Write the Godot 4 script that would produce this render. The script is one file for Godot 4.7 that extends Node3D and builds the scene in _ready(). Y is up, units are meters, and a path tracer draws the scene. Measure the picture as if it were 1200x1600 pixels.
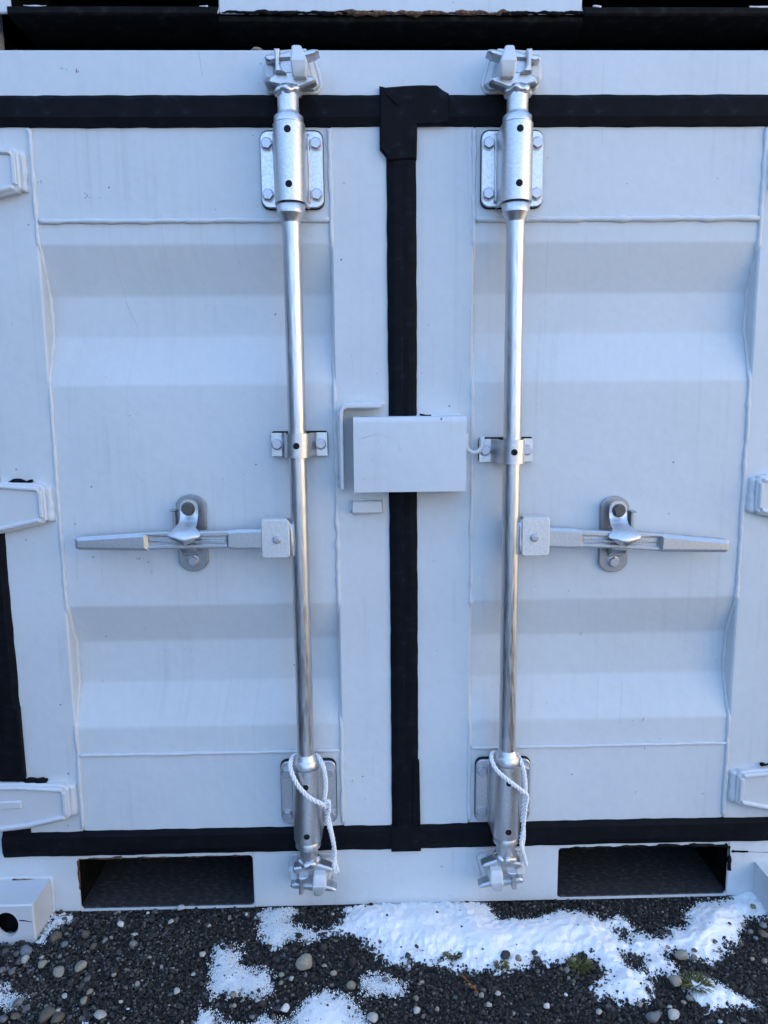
extends Node3D
# A small white shipping container, its double door seen from the yard, another one stacked on it.
# x right, y up, z towards the viewer; door face at z = 0, ground at y = 0.

var cam: Camera3D
var M := {}
var X := Transform3D.IDENTITY
var rng := RandomNumberGenerator.new()
var wob := FastNoiseLite.new()
var names := {}

# ---------------------------------------------------------------- mesh helpers
func mb() -> SurfaceTool:
	var st := SurfaceTool.new()
	st.begin(Mesh.PRIMITIVE_TRIANGLES)
	return st

func vtx(st: SurfaceTool, p: Vector3):
	st.set_uv(Vector2((p.x + 0.37 * p.z + 0.9) / 1.8, 1.0 - (p.y + 0.41 * p.z + 0.05) / 1.8))
	st.add_vertex(p)

func tri(st: SurfaceTool, a: Vector3, b: Vector3, c: Vector3, sg := -1):
	a = X * a; b = X * b; c = X * c
	st.set_smooth_group(sg)
	vtx(st, a)
	if X.basis.determinant() < 0.0:
		vtx(st, b); vtx(st, c)
	else:
		vtx(st, c); vtx(st, b)

func quad(st: SurfaceTool, a: Vector3, b: Vector3, c: Vector3, d: Vector3, sg := -1):
	tri(st, a, b, c, sg); tri(st, a, c, d, sg)

func inset(poly: PackedVector2Array, d: float) -> PackedVector2Array:
	var out := PackedVector2Array()
	var n := poly.size()
	for i in n:
		var p := poly[i]
		var e0 := (p - poly[(i + n - 1) % n]).normalized()
		var e1 := (poly[(i + 1) % n] - p).normalized()
		var n0 := Vector2(-e0.y, e0.x)
		var n1 := Vector2(-e1.y, e1.x)
		var m := (n0 + n1)
		var k: float = m.length_squared()
		if k < 0.3: m = n0 * 1.0
		else: m = m * (2.0 / k)
		out.append(p + m * d)
	return out

func _folded(a: PackedVector2Array, b: PackedVector2Array) -> bool:
	for i in a.size():
		var j := (i + 1) % a.size()
		if (a[j] - a[i]).dot(b[j] - b[i]) <= 0.0: return true
	return false

# polygon in XY (counter-clockwise), from z0 to z1, front edge chamfered by bev
func prism(st: SurfaceTool, poly: PackedVector2Array, z0: float, z1: float, bev := 0.001, back := false):
	if not Geometry2D.is_polygon_clockwise(poly) == false:
		poly.reverse()
	var q := inset(poly, bev)
	while bev > 0.0003 and (Geometry2D.triangulate_polygon(q).is_empty() or _folded(poly, q)):
		bev *= 0.7
		q = inset(poly, bev)
	var n := poly.size()
	for i in n:
		var j := (i + 1) % n
		var a := poly[i]; var b := poly[j]; var c := q[i]; var d := q[j]
		quad(st, Vector3(a.x, a.y, z0), Vector3(b.x, b.y, z0), Vector3(b.x, b.y, z1 - bev), Vector3(a.x, a.y, z1 - bev))
		quad(st, Vector3(a.x, a.y, z1 - bev), Vector3(b.x, b.y, z1 - bev), Vector3(d.x, d.y, z1), Vector3(c.x, c.y, z1))
	var t := Geometry2D.triangulate_polygon(q)
	for i in range(0, t.size(), 3):
		var a := q[t[i]]; var b := q[t[i + 1]]; var c := q[t[i + 2]]
		if (b - a).cross(c - a) < 0.0:
			var s := b; b = c; c = s
		tri(st, Vector3(a.x, a.y, z1), Vector3(b.x, b.y, z1), Vector3(c.x, c.y, z1))
		if back: tri(st, Vector3(a.x, a.y, z0), Vector3(c.x, c.y, z0), Vector3(b.x, b.y, z0))

func rect(x0: float, y0: float, x1: float, y1: float, r := 0.0, n := 4) -> PackedVector2Array:
	if r <= 0.0:
		return PackedVector2Array([Vector2(x0, y0), Vector2(x1, y0), Vector2(x1, y1), Vector2(x0, y1)])
	var out := PackedVector2Array()
	var cs := [Vector2(x1 - r, y0 + r), Vector2(x1 - r, y1 - r), Vector2(x0 + r, y1 - r), Vector2(x0 + r, y0 + r)]
	for k in 4:
		for i in n + 1:
			var a := -PI / 2 + k * PI / 2 + i * (PI / 2) / n
			out.append(cs[k] + Vector2(cos(a), sin(a)) * r)
	return out

# chamfered box
func box(st: SurfaceTool, lo: Vector3, hi: Vector3, bev := 0.0015):
	var c := [lo, hi]
	var e := Vector3(bev, bev, bev)
	var li := lo + e; var hi2 := hi - e
	for ax in 3:
		var u := (ax + 1) % 3; var v := (ax + 2) % 3
		for s in 2:
			var p := []
			for k in [[0, 0], [1, 0], [1, 1], [0, 1]]:
				var w := Vector3.ZERO
				w[ax] = c[s][ax]
				w[u] = hi2[u] if k[0] else li[u]
				w[v] = hi2[v] if k[1] else li[v]
				p.append(w)
			if s: quad(st, p[0], p[1], p[2], p[3])
			else: quad(st, p[0], p[3], p[2], p[1])
		for su in 2:                                   # the edge strips that run along this axis
			for sv in 2:
				var a := Vector3.ZERO; var b := Vector3.ZERO
				a[u] = c[su][u]; a[v] = hi2[v] if sv else li[v]
				b[v] = c[sv][v]; b[u] = hi2[u] if su else li[u]
				var a0 := a; var a1 := a; var b0 := b; var b1 := b
				a0[ax] = li[ax]; a1[ax] = hi2[ax]; b0[ax] = li[ax]; b1[ax] = hi2[ax]
				if (su == sv): quad(st, a0, b0, b1, a1)
				else: quad(st, a0, a1, b1, b0)

# profile: Vector3(radius, y, smoothing group)
func lathe(st: SurfaceTool, at: Vector3, prof: Array, seg := 28, axis := Vector3.UP):
	var keep := X
	var b := Basis.IDENTITY
	if axis != Vector3.UP:
		b = Basis(Quaternion(Vector3.UP, axis.normalized()))
	X = X * Transform3D(b, at)
	for i in prof.size() - 1:
		var p: Vector3 = prof[i]; var q: Vector3 = prof[i + 1]
		for k in seg:
			var a0 := TAU * k / seg; var a1 := TAU * (k + 1) / seg
			var d0 := Vector3(cos(a0), 0, -sin(a0)); var d1 := Vector3(cos(a1), 0, -sin(a1))
			var A := d0 * p.x + Vector3.UP * p.y; var B := d1 * p.x + Vector3.UP * p.y
			var C := d1 * q.x + Vector3.UP * q.y; var D := d0 * q.x + Vector3.UP * q.y
			if p.x < 1e-6: tri(st, A, C, D, int(p.z))
			elif q.x < 1e-6: tri(st, A, B, C, int(p.z))
			else: quad(st, A, B, C, D, int(p.z))
	X = keep

func tube(st: SurfaceTool, pts: Array, rad, seg := 8, cap := true):
	var n := pts.size()
	var t0: Vector3 = (pts[1] - pts[0]).normalized()
	var up := Vector3.UP if absf(t0.y) < 0.9 else Vector3.BACK
	var nx := up.cross(t0).normalized()
	var rings := []
	for i in n:
		var t: Vector3 = (pts[mini(i + 1, n - 1)] - pts[maxi(i - 1, 0)]).normalized()
		nx = (nx - t * nx.dot(t)).normalized()
		var ny := t.cross(nx)
		var r: float = rad[i] if rad is Array else rad
		var ring := []
		for k in seg:
			var a := TAU * k / seg
			ring.append(pts[i] + nx * (cos(a) * r) + ny * (sin(a) * r))
		rings.append(ring)
	for i in n - 1:
		for k in seg:
			var j := (k + 1) % seg
			quad(st, rings[i][k], rings[i][j], rings[i + 1][j], rings[i + 1][k], 1)
	if cap:
		for k in seg:
			var j := (k + 1) % seg
			tri(st, pts[0], rings[0][j], rings[0][k], 1)
			tri(st, pts[n - 1], rings[n - 1][k], rings[n - 1][j], 1)

# cross-section prof (across, z) swept along x (axis 0) or y (axis 1) with a slightly uneven edge
func strip(st: SurfaceTool, prof: Array, axis: int, from: float, to: float, n: int, amp: float, seed_off: float):
	var g := []
	for i in n + 1:
		var t := lerpf(from, to, float(i) / n)
		var row := []
		for k in prof.size():
			var p: Vector2 = prof[k]
			var edge := 1.0 if (k < 2 or k >= prof.size() - 2) else 0.4
			var dx := wob.get_noise_2d(t * 420.0 + seed_off, (0.0 if k < prof.size() / 2 else 77.0)) * amp * edge
			var dz := wob.get_noise_2d(t * 300.0 + seed_off + 500.0, k * 13.0) * amp * 0.2
			if k == 0 or k == prof.size() - 1: dz = 0.0
			row.append(Vector3(t, p.x + dx, p.y + dz) if axis == 0 else Vector3(p.x + dx, t, p.y + dz))
		g.append(row)
	for i in n:
		for k in prof.size() - 1:
			if axis == 0: quad(st, g[i][k], g[i + 1][k], g[i + 1][k + 1], g[i][k + 1], 10 + k)
			else: quad(st, g[i][k], g[i][k + 1], g[i + 1][k + 1], g[i + 1][k], 10 + k)
	for e in [0, n]:
		for k in range(1, prof.size() - 1):
			tri(st, g[e][0], g[e][k], g[e][k + 1])

# a curved sheet of the given thickness; g[row][column]
func sheet(st: SurfaceTool, g: Array, th: float):
	var R := g.size(); var C: int = g[0].size()
	var nb := []
	for i in R:
		var row := []
		for k in C:
			var du: Vector3 = g[i][mini(k + 1, C - 1)] - g[i][maxi(k - 1, 0)]
			var dv: Vector3 = g[mini(i + 1, R - 1)][k] - g[maxi(i - 1, 0)][k]
			row.append(g[i][k] - du.cross(dv).normalized() * th)
		nb.append(row)
	for i in R - 1:
		for k in C - 1:
			quad(st, g[i][k], g[i][k + 1], g[i + 1][k + 1], g[i + 1][k], 2)
			quad(st, nb[i][k], nb[i + 1][k], nb[i + 1][k + 1], nb[i][k + 1], 3)
	for i in R - 1:
		quad(st, g[i][0], g[i + 1][0], nb[i + 1][0], nb[i][0]); quad(st, g[i][C - 1], nb[i][C - 1], nb[i + 1][C - 1], g[i + 1][C - 1])
	for k in C - 1:
		quad(st, g[0][k], nb[0][k], nb[0][k + 1], g[0][k + 1]); quad(st, g[R - 1][k], g[R - 1][k + 1], nb[R - 1][k + 1], nb[R - 1][k])

func put(called: String, st: SurfaceTool, m: Material, parent: Node = self) -> MeshInstance3D:
	st.generate_normals()
	st.generate_tangents()
	var o := MeshInstance3D.new()
	o.mesh = st.commit()
	o.material_override = m
	o.name = numbered(called) if parent == self else called
	parent.add_child(o, true)
	return o

func numbered(called: String) -> String:
	var k: int = names.get(called, -1) + 1
	names[called] = k
	return called if k == 0 else "%s_%03d" % [called, k]

func tag(o: Node, label: String, category: String, group := "", kind := ""):
	if label: o.set_meta("label", label)
	if category: o.set_meta("category", category)
	if group: o.set_meta("group", group)
	if kind: o.set_meta("kind", kind)

func part(called: String, parent: Node) -> Node3D:
	var o := Node3D.new()
	o.name = called if parent != self else numbered(called)
	parent.add_child(o, true)
	return o

# a pixel of the 1200 x 1600 photograph -> the point on the ground (height y) that it shows
func on_ground(px: float, py: float, y := 0.0) -> Vector3:
	var d := cam.basis * Vector3((px - 600.0) / 1130.0, -(py - 800.0) / 1130.0, -1.0)
	return cam.position + d * ((y - cam.position.y) / d.y)

func at_depth(px: float, py: float, z: float) -> Vector3:
	var d := cam.basis * Vector3((px - 600.0) / 1130.0, -(py - 800.0) / 1130.0, -1.0)
	return cam.position + d * ((z - cam.position.z) / d.z)

# ---------------------------------------------------------------- materials
func noise(freq: float, seed_: int, oct := 4, type := FastNoiseLite.TYPE_SIMPLEX_SMOOTH) -> FastNoiseLite:
	var n := FastNoiseLite.new()
	n.noise_type = type
	n.frequency = freq
	n.seed = seed_
	n.fractal_octaves = oct
	return n

func ntex(freq: float, seed_: int, stops: Array, size := 512, oct := 4, type := FastNoiseLite.TYPE_SIMPLEX_SMOOTH) -> NoiseTexture2D:
	var t := NoiseTexture2D.new()
	t.width = size; t.height = size; t.seamless = true
	t.noise = noise(freq, seed_, oct, type)
	t.generate_mipmaps = true
	var g := Gradient.new()
	g.offsets = PackedFloat32Array(stops.map(func(s): return s[0]))
	g.colors = PackedColorArray(stops.map(func(s): return s[1]))
	t.color_ramp = g
	return t

func nnorm(freq: float, seed_: int, strength: float, size := 512, oct := 4) -> NoiseTexture2D:
	var t := NoiseTexture2D.new()
	t.width = size; t.height = size; t.seamless = true
	t.noise = noise(freq, seed_, oct)
	t.as_normal_map = true
	t.bump_strength = strength
	return t

func mat(c: Color, rough: float, metal := 0.0) -> StandardMaterial3D:
	var m := StandardMaterial3D.new()
	m.albedo_color = c.linear_to_srgb()
	m.roughness = rough
	m.metallic = metal
	return m

func grey(v: float) -> Color:
	return Color(v, v, v).linear_to_srgb()

# the paint of the door face: an even coat with runs of dirty water, specks and scuffs where the photograph has them
func paint_texture() -> ImageTexture:
	var n := 1400
	var im := Image.create(n, n, false, Image.FORMAT_RGB8)
	var cl := noise(0.004, 5, 4)
	var fine := noise(0.05, 8, 3)
	var d1 := cl.get_image(n, n, false, false, true).get_data()
	var d2 := fine.get_image(n, n, false, false, true).get_data()
	var st := noise(0.06, 11, 3)
	var streak := PackedFloat32Array()
	for x in n: streak.append(maxf(0.0, st.get_noise_1d(x) - 0.12))
	var buf := PackedByteArray()
	buf.resize(n * n * 3)
	for y in n:
		for x in n:
			var i := y * n + x
			var a := d1[i] / 255.0
			var v := 1.0 - 0.03 * a - 0.02 * (d2[i] / 255.0) - 0.07 * streak[x] * clampf(a * 2.0 - 0.75, 0.0, 1.0)
			buf[i * 3] = int(clampf(v * 0.806, 0, 1) * 255)
			buf[i * 3 + 1] = int(clampf(v * 0.832, 0, 1) * 255)
			buf[i * 3 + 2] = int(clampf(v * 0.846, 0, 1) * 255)
	im = Image.create_from_data(n, n, false, Image.FORMAT_RGB8, buf)
	var r := RandomNumberGenerator.new(); r.seed = 21
	# specks of dirt
	for k in 150:
		var p := Vector2i(r.randi_range(4, n - 8), r.randi_range(4, n - 8))
		var t := r.randf_range(0.25, 0.72)
		var w := 1 if r.randf() < 0.75 else 2
		im.fill_rect(Rect2i(p, Vector2i(w, w)), Color(t, t * 0.98, t * 0.95))
	# short runs and scuffs
	for k in 60:
		var p := Vector2(r.randf_range(5, n - 5), r.randf_range(20, n - 120))
		var l := r.randi_range(12, 110)
		var t := r.randf_range(0.70, 0.80)
		for i in l:
			p += Vector2(r.randf_range(-0.35, 0.35), 1.0)
			var q := Vector2i(clampi(int(p.x), 0, n - 2), clampi(int(p.y), 0, n - 1))
			if r.randf() < 0.8: im.set_pixelv(q, im.get_pixelv(q).lerp(Color(t, t, t * 0.98), 0.6))
	for c in [[135, 305, 5, 7], [100, 112, 10, 3], [60, 285, 4, 3], [225, 885, 16, 9], [120, 110, 3, 12], [1006, 1125, 2, 4], [1008, 1170, 2, 3], [1098, 1240, 2, 3], [992, 1240, 3, 4], [905, 1010, 3, 4]]:
		var ctr := at_depth(c[0], c[1], 0.0)
		for k in c[3]:
			var q := Vector2i(int((ctr.x + 0.9) / 1.8 * n + r.randf_range(-c[2], c[2]) * 0.8), int((1.0 - (ctr.y + 0.05) / 1.8) * n + r.randf_range(-c[2], c[2]) * 0.8))
			if q.x > 1 and q.x < n - 3: im.fill_rect(Rect2i(q, Vector2i(1, 1 + k % 2)), Color(0.42, 0.41, 0.4))
	# one long faint run down the door, with its bends
	for run in [[Vector2(168, 335), Vector2(176, 480), Vector2(195, 520), Vector2(200, 720), Vector2(226, 900)], [Vector2(860, 320), Vector2(848, 470), Vector2(846, 640)], [Vector2(735, 380), Vector2(728, 200)], [Vector2(310, 80), Vector2(316, 118)], [Vector2(510, 380), Vector2(516, 560)]]:
		for s in run.size() - 1:
			for k in 160:
				var pp: Vector2 = run[s].lerp(run[s + 1], k / 160.0)
				var w3 := at_depth(pp.x, pp.y, 0.0)
				var q := Vector2i(int((w3.x + 0.9) / 1.8 * n), int((1.0 - (w3.y + 0.05) / 1.8) * n))
				if q.x > 1 and q.x < n - 1 and q.y > 1 and q.y < n - 1 and r.randf() < 0.85:
					im.set_pixelv(q, im.get_pixelv(q).lerp(Color(0.68, 0.68, 0.68), 0.3))
	im.generate_mipmaps()
	return ImageTexture.create_from_image(im)

func materials():
	var p := StandardMaterial3D.new()
	p.albedo_texture = paint_texture()
	p.roughness = 0.38
	var rt := ntex(0.006, 31, [[0.0, grey(0.30)], [1.0, grey(0.52)]], 512, 4)
	p.roughness = 1.0
	p.roughness_texture = rt
	p.roughness_texture_channel = BaseMaterial3D.TEXTURE_CHANNEL_RED
	p.normal_enabled = true
	p.normal_texture = nnorm(0.035, 3, 3.0, 1024, 4)
	p.normal_scale = 0.10
	M.paint = p
	var pl := mat(Color(0.585, 0.617, 0.64), 0.4)
	pl.normal_enabled = true; pl.normal_texture = nnorm(0.05, 4, 4.0); pl.normal_scale = 0.12
	pl.uv1_triplanar = true; pl.uv1_world_triplanar = true; pl.uv1_scale = Vector3(6, 6, 6)
	M.paint_thick = pl
	var z := mat(Color(0.66, 0.67, 0.68), 1.0, 1.0)
	z.albedo_texture = ntex(0.03, 51, [[0.25, grey(0.86)], [0.5, grey(0.95)], [0.75, grey(1.0)]], 512, 5)
	z.roughness_texture = ntex(0.02, 52, [[0.25, grey(0.11)], [0.5, grey(0.14)], [0.75, grey(0.19)]], 512, 5)
	z.roughness_texture_channel = BaseMaterial3D.TEXTURE_CHANNEL_RED
	z.normal_enabled = true; z.normal_texture = nnorm(0.03, 53, 1.0); z.normal_scale = 0.025
	z.uv1_triplanar = true; z.uv1_world_triplanar = true; z.uv1_scale = Vector3(11, 11, 11)
	M.zinc = z
	var zp: StandardMaterial3D = z.duplicate()          # drawn pipe: streaks along its length
	zp.roughness_texture = ntex(0.03, 56, [[0.25, grey(0.07)], [0.55, grey(0.12)], [0.8, grey(0.24)]], 512, 5)
	zp.uv1_scale = Vector3(16, 1.3, 16)
	zp.normal_scale = 0.02
	M.zinc_pipe = zp
	var zc: StandardMaterial3D = z.duplicate()          # cast and dipped pieces: rougher
	zc.albedo_color = Color(0.60, 0.61, 0.62).linear_to_srgb()
	zc.roughness_texture = ntex(0.03, 54, [[0.25, grey(0.13)], [0.75, grey(0.27)]], 512, 5)
	zc.normal_scale = 0.025
	zc.uv1_scale = Vector3(12, 12, 12)
	zc.albedo_texture = ntex(0.025, 55, [[0.25, grey(0.90)], [0.5, grey(0.96)], [0.75, grey(1.0)]], 512, 4)
	M.zinc_cast = zc
	var zd: StandardMaterial3D = zc.duplicate()         # darker copy, sets the catch plates off from the strap
	zd.albedo_color = Color(0.40, 0.41, 0.43).linear_to_srgb()
	M.zinc_dark = zd
	var zf: StandardMaterial3D = zc.duplicate()         # fresh hot-dip coat, whiter and rougher
	zf.albedo_color = Color(0.76, 0.77, 0.77).linear_to_srgb()
	zf.roughness_texture = ntex(0.03, 57, [[0.25, grey(0.34)], [0.75, grey(0.5)]], 256, 4)
	M.zinc_fresh = zf
	var bl := mat(Color(0.50, 0.51, 0.55), 0.42, 0.9)
	M.bolt = bl
	M.bolt_dark = mat(Color(0.12, 0.115, 0.11), 0.5, 0.7)
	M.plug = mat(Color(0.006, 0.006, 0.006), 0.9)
	var ru := mat(Color(0.75, 0.9, 1.3), 0.5)  # neutral rubber, tinted blue in place of the sky's reflection
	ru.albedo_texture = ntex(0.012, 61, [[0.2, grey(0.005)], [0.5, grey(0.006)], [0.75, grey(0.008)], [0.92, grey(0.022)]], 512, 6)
	ru.roughness_texture = ntex(0.02, 62, [[0.2, grey(0.30)], [0.8, grey(0.46)]], 512, 4)
	ru.roughness = 1.0
	ru.normal_enabled = true; ru.normal_texture = nnorm(0.02, 63, 1.0); ru.normal_scale = 0.06
	ru.uv1_triplanar = true; ru.uv1_world_triplanar = true; ru.uv1_scale = Vector3(4, 5, 5)
	ru.metallic_specular = 0.22
	M.rubber = ru
	var tar_shade := mat(Color(1, 1, 1), 0.62)
	tar_shade.albedo_texture = ntex(0.02, 71, [[0.2, grey(0.005)], [0.6, grey(0.007)], [0.9, grey(0.02)]], 512, 6)  # tar black, set darker still to carry the shade of the gap
	tar_shade.uv1_triplanar = true; tar_shade.uv1_world_triplanar = true; tar_shade.uv1_scale = Vector3(3, 3, 3)
	tar_shade.metallic_specular = 0.2
	M.tar_shade = tar_shade
	var dusty := mat(Color(1, 1, 1), 0.5)
	dusty.albedo_texture = ntex(0.02, 72, [[0.2, grey(0.03)], [0.5, grey(0.04)], [0.7, grey(0.055)], [0.88, grey(0.11)]], 512, 6)
	dusty.uv1_triplanar = true; dusty.uv1_world_triplanar = true; dusty.uv1_scale = Vector3(5, 9, 10)
	M.dusty = dusty
	var rs := mat(Color(1, 1, 1), 0.9)
	rs.albedo_texture = ntex(0.04, 81, [[0.2, Color(0.03, 0.02, 0.015).linear_to_srgb()], [0.5, Color(0.09, 0.05, 0.03).linear_to_srgb()], [0.75, Color(0.22, 0.12, 0.05).linear_to_srgb()], [0.95, Color(0.5, 0.4, 0.3).linear_to_srgb()]], 256, 5)
	rs.uv1_triplanar = true; rs.uv1_world_triplanar = true; rs.uv1_scale = Vector3(9, 9, 9)
	M.rust = rs
	M.rope = mat(Color(0.84, 0.84, 0.83), 0.55)
	M.rope.rim_enabled = true; M.rope.rim = 0.3
	var sn := mat(Color(0.93, 0.93, 0.92), 0.75)
	sn.normal_enabled = true; sn.normal_texture = nnorm(0.12, 91, 7.0, 512, 3); sn.normal_scale = 0.55
	sn.uv1_triplanar = true; sn.uv1_world_triplanar = true; sn.uv1_scale = Vector3(5, 5, 5)
	sn.subsurf_scatter_enabled = true; sn.subsurf_scatter_strength = 0.15
	M.snow = sn
	var gv := mat(Color(1, 1, 1), 0.85)
	gv.vertex_color_use_as_albedo = true
	M.gravel = gv
	var gr := mat(Color(1, 1, 1), 0.95)
	gr.albedo_texture = ntex(0.008, 101, [[0.0, Color(0.05, 0.05, 0.05).linear_to_srgb()], [0.5, Color(0.08, 0.08, 0.078).linear_to_srgb()], [0.66, Color(0.11, 0.11, 0.107).linear_to_srgb()], [0.72, Color(0.7, 0.7, 0.7).linear_to_srgb()], [1.0, Color(0.8, 0.8, 0.8).linear_to_srgb()]], 1024, 6)
	gr.uv1_triplanar = true; gr.uv1_world_triplanar = true; gr.uv1_scale = Vector3(0.07, 0.07, 0.07)
	M.ground = gr
	var so := mat(Color(0.035, 0.033, 0.030), 0.95)
	M.soil = so

# ---------------------------------------------------------------- container
const ZIN := -0.036
const PROFILE := [[1.402, -0.003], [1.362, -0.003], [1.273, ZIN], [1.197, ZIN], [1.103, -0.003], [0.668, -0.003], [0.585, ZIN], [0.497, ZIN], [0.411, -0.003], [0.354, -0.003]]

func panel_points() -> Array:                         # the profile with its bends rounded
	var out := [Vector2(PROFILE[0][0], PROFILE[0][1])]
	for i in range(1, PROFILE.size() - 1):
		var p := Vector2(PROFILE[i][0], PROFILE[i][1])
		var a := p + (Vector2(PROFILE[i - 1][0], PROFILE[i - 1][1]) - p).normalized() * 0.0045
		var b := p + (Vector2(PROFILE[i + 1][0], PROFILE[i + 1][1]) - p).normalized() * 0.0045
		for k in 5:
			var t := k / 4.0
			out.append(a.lerp(p, t).lerp(p.lerp(b, t), t))
	out.append(Vector2(PROFILE[-1][0], PROFILE[-1][1]))
	return out

func panel_z(y: float) -> float:
	for i in PROFILE.size() - 1:
		if y <= PROFILE[i][0] and y >= PROFILE[i + 1][0]:
			return lerpf(PROFILE[i][1], PROFILE[i + 1][1], (PROFILE[i][0] - y) / (PROFILE[i][0] - PROFILE[i + 1][0]))
	return 0.0

func bead(called: String, pts: Array, r: float, off: float, parent: Node, m: Material = null):
	var st := mb()
	var fine := []; var rad := []
	for i in pts.size() - 1:
		var L: float = (pts[i + 1] - pts[i]).length()
		var n := maxi(1, int(L / 0.006))
		for k in n + (1 if i == pts.size() - 2 else 0):
			var p: Vector3 = pts[i].lerp(pts[i + 1], float(k) / n)
			var s: float = (p.x + p.y) * 900.0 + off
			p += Vector3(wob.get_noise_2d(s * 0.35, 3.0), wob.get_noise_2d(s * 0.35, 40.0), 0) * 0.0018
			fine.append(p)
			rad.append(r * (1.0 + 0.6 * wob.get_noise_2d(s * 1.3, 90.0)))
	tube(st, fine, rad, 8)
	put(called, st, m if m else M.paint_thick, parent)

func door(parent: Node, s: float, detail := true) -> Node3D:   # s = -1: the leaf towards -x
	var d := part("door", parent)
	X = Transform3D(Basis.from_scale(Vector3(s, 1, 1)), Vector3(0, X.origin.y, 0))
	var st := mb()
	box(st, Vector3(0.020, 0.150, -0.045), Vector3(0.133, 1.600, 0.0), 0.003)
	put("stile", st, M.paint, d)
	st = mb()
	box(st, Vector3(0.676, 0.150, -0.045), Vector3(0.800, 1.600, 0.0), 0.003)
	put("stile", st, M.paint, d)
	st = mb()
	box(st, Vector3(0.134, 1.404, -0.04), Vector3(0.675, 1.600, -0.0015), 0.001)
	put("top_plate", st, M.paint, d)
	st = mb()
	box(st, Vector3(0.134, 0.150, -0.04), Vector3(0.675, 0.352, -0.0015), 0.001)
	put("bottom_plate", st, M.paint, d)
	st = mb()
	var pp := panel_points()
	var nx := 26
	var g := []
	var full := []
	for i in pp.size() - 1:
		var n := maxi(1, int(pp[i].distance_to(pp[i + 1]) / 0.03))
		for k in n: full.append(pp[i].lerp(pp[i + 1], float(k) / n))
	full.append(pp[-1])
	for q in full:
		var row := []
		for k in nx + 1:
			var x := lerpf(0.131, 0.678, float(k) / nx)
			row.append(Vector3(x, q.x, q.y + wob.get_noise_3d(x * s * 26.0, q.x * 26.0, 7.0) * 0.0006 * sin(PI * k / nx)))
		g.append(row)
	for i in g.size() - 1:
		for k in nx: quad(st, g[i + 1][k], g[i + 1][k + 1], g[i][k + 1], g[i][k], 1)
	put("corrugated_panel", st, M.paint, d)
	if detail:
		for e in [0.133, 0.6765]:
			var pts := [Vector3(e, 1.562, 0.0)]
			for q in full: pts.append(Vector3(e, q.x, q.y + 0.001))
			pts.append(Vector3(e, 0.30, 0.0)); pts.append(Vector3(e, 0.192, 0.0))
			bead("weld_bead", pts, 0.0044, s * 55.0 + e * 900.0, d)
		bead("weld_bead", [Vector3(0.137, 1.4035, -0.001), Vector3(0.672, 1.4035, -0.001)], 0.0050 if s > 0 else 0.0042, s * 31.0, d)
		bead("weld_bead", [Vector3(0.137, 0.353, -0.001), Vector3(0.672, 0.353, -0.001)], 0.0034, s * 63.0, d)
	X = Transform3D(Basis.IDENTITY, X.origin)
	return d

func hinge(parent: Node, s: float, y: float, full := true):
	var h := part("hinge", parent)
	var keep := X
	X = X * Transform3D(Basis.from_scale(Vector3(s, 1, 1)), Vector3(0, y, 0))
	var st := mb()
	# local x runs outwards from the door leaf to the post
	var out := PackedVector2Array([Vector2(0.694, 0.030), Vector2(0.694, -0.030), Vector2(0.702, -0.038), Vector2(0.782, -0.056), Vector2(0.83, -0.061), Vector2(0.90, -0.063), Vector2(0.90, 0.046), Vector2(0.79, 0.045), Vector2(0.715, 0.041), Vector2(0.700, 0.038)])
	prism(st, out, 0.0, 0.017, 0.003)
	put("blade", st, M.paint_thick, h)
	st = mb()                                           # raised rims along its edges
	prism(st, PackedVector2Array([Vector2(0.7045, 0.025), Vector2(0.7045, 0.034), Vector2(0.79, 0.041), Vector2(0.90, 0.042), Vector2(0.90, 0.0335), Vector2(0.79, 0.0325), Vector2(0.716, 0.026)]), 0.012, 0.0225, 0.003)
	prism(st, PackedVector2Array([Vector2(0.7045, -0.026), Vector2(0.7045, -0.034), Vector2(0.782, -0.0515), Vector2(0.83, -0.057), Vector2(0.90, -0.059), Vector2(0.90, -0.049), Vector2(0.83, -0.047), Vector2(0.782, -0.0415), Vector2(0.716, -0.027)]), 0.012, 0.0225, 0.003)
	prism(st, PackedVector2Array([Vector2(0.698, -0.0255), Vector2(0.7065, -0.026), Vector2(0.7065, 0.0255), Vector2(0.698, 0.025)]), 0.012, 0.0222, 0.002)
	prism(st, PackedVector2Array([Vector2(0.79, -0.008), Vector2(0.90, -0.012), Vector2(0.90, 0.006), Vector2(0.79, 0.008)]), 0.012, 0.0205, 0.002)
	put("rim", st, M.paint_thick, h)
	if full:
		bead("weld_bead", [Vector3(0.693, 0.034, 0.001), Vector3(0.6915, 0.0, 0.001), Vector3(0.693, -0.034, 0.001)], 0.008, y * 100.0, h)
	X = keep

func fork_pocket(parent: Node, s: float, floor_mat: Material):
	var f := part("fork_pocket", parent)
	var keep := X
	X = X * Transform3D(Basis.from_scale(Vector3(s, 1, 1)), Vector3.ZERO)
	var st := mb()
	box(st, Vector3(0.322, 0.0, -1.3), Vector3(0.698, 0.006, -0.003), 0.001)
	put("floor_plate", st, floor_mat, f)
	st = mb()
	box(st, Vector3(0.316, 0.0, -1.3), Vector3(0.3215, 0.127, -0.005), 0.001)
	box(st, Vector3(0.6985, 0.0, -1.3), Vector3(0.704, 0.127, -0.005), 0.001)
	box(st, Vector3(0.322, 0.1225, -1.3), Vector3(0.698, 0.1275, -0.005), 0.001)
	box(st, Vector3(0.322, 0.0065, -1.306), Vector3(0.698, 0.122, -1.301), 0.001)  # end plate added so no light leaks through from behind
	put("pocket_lining", st, M.tar_shade, f)
	X = keep

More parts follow.
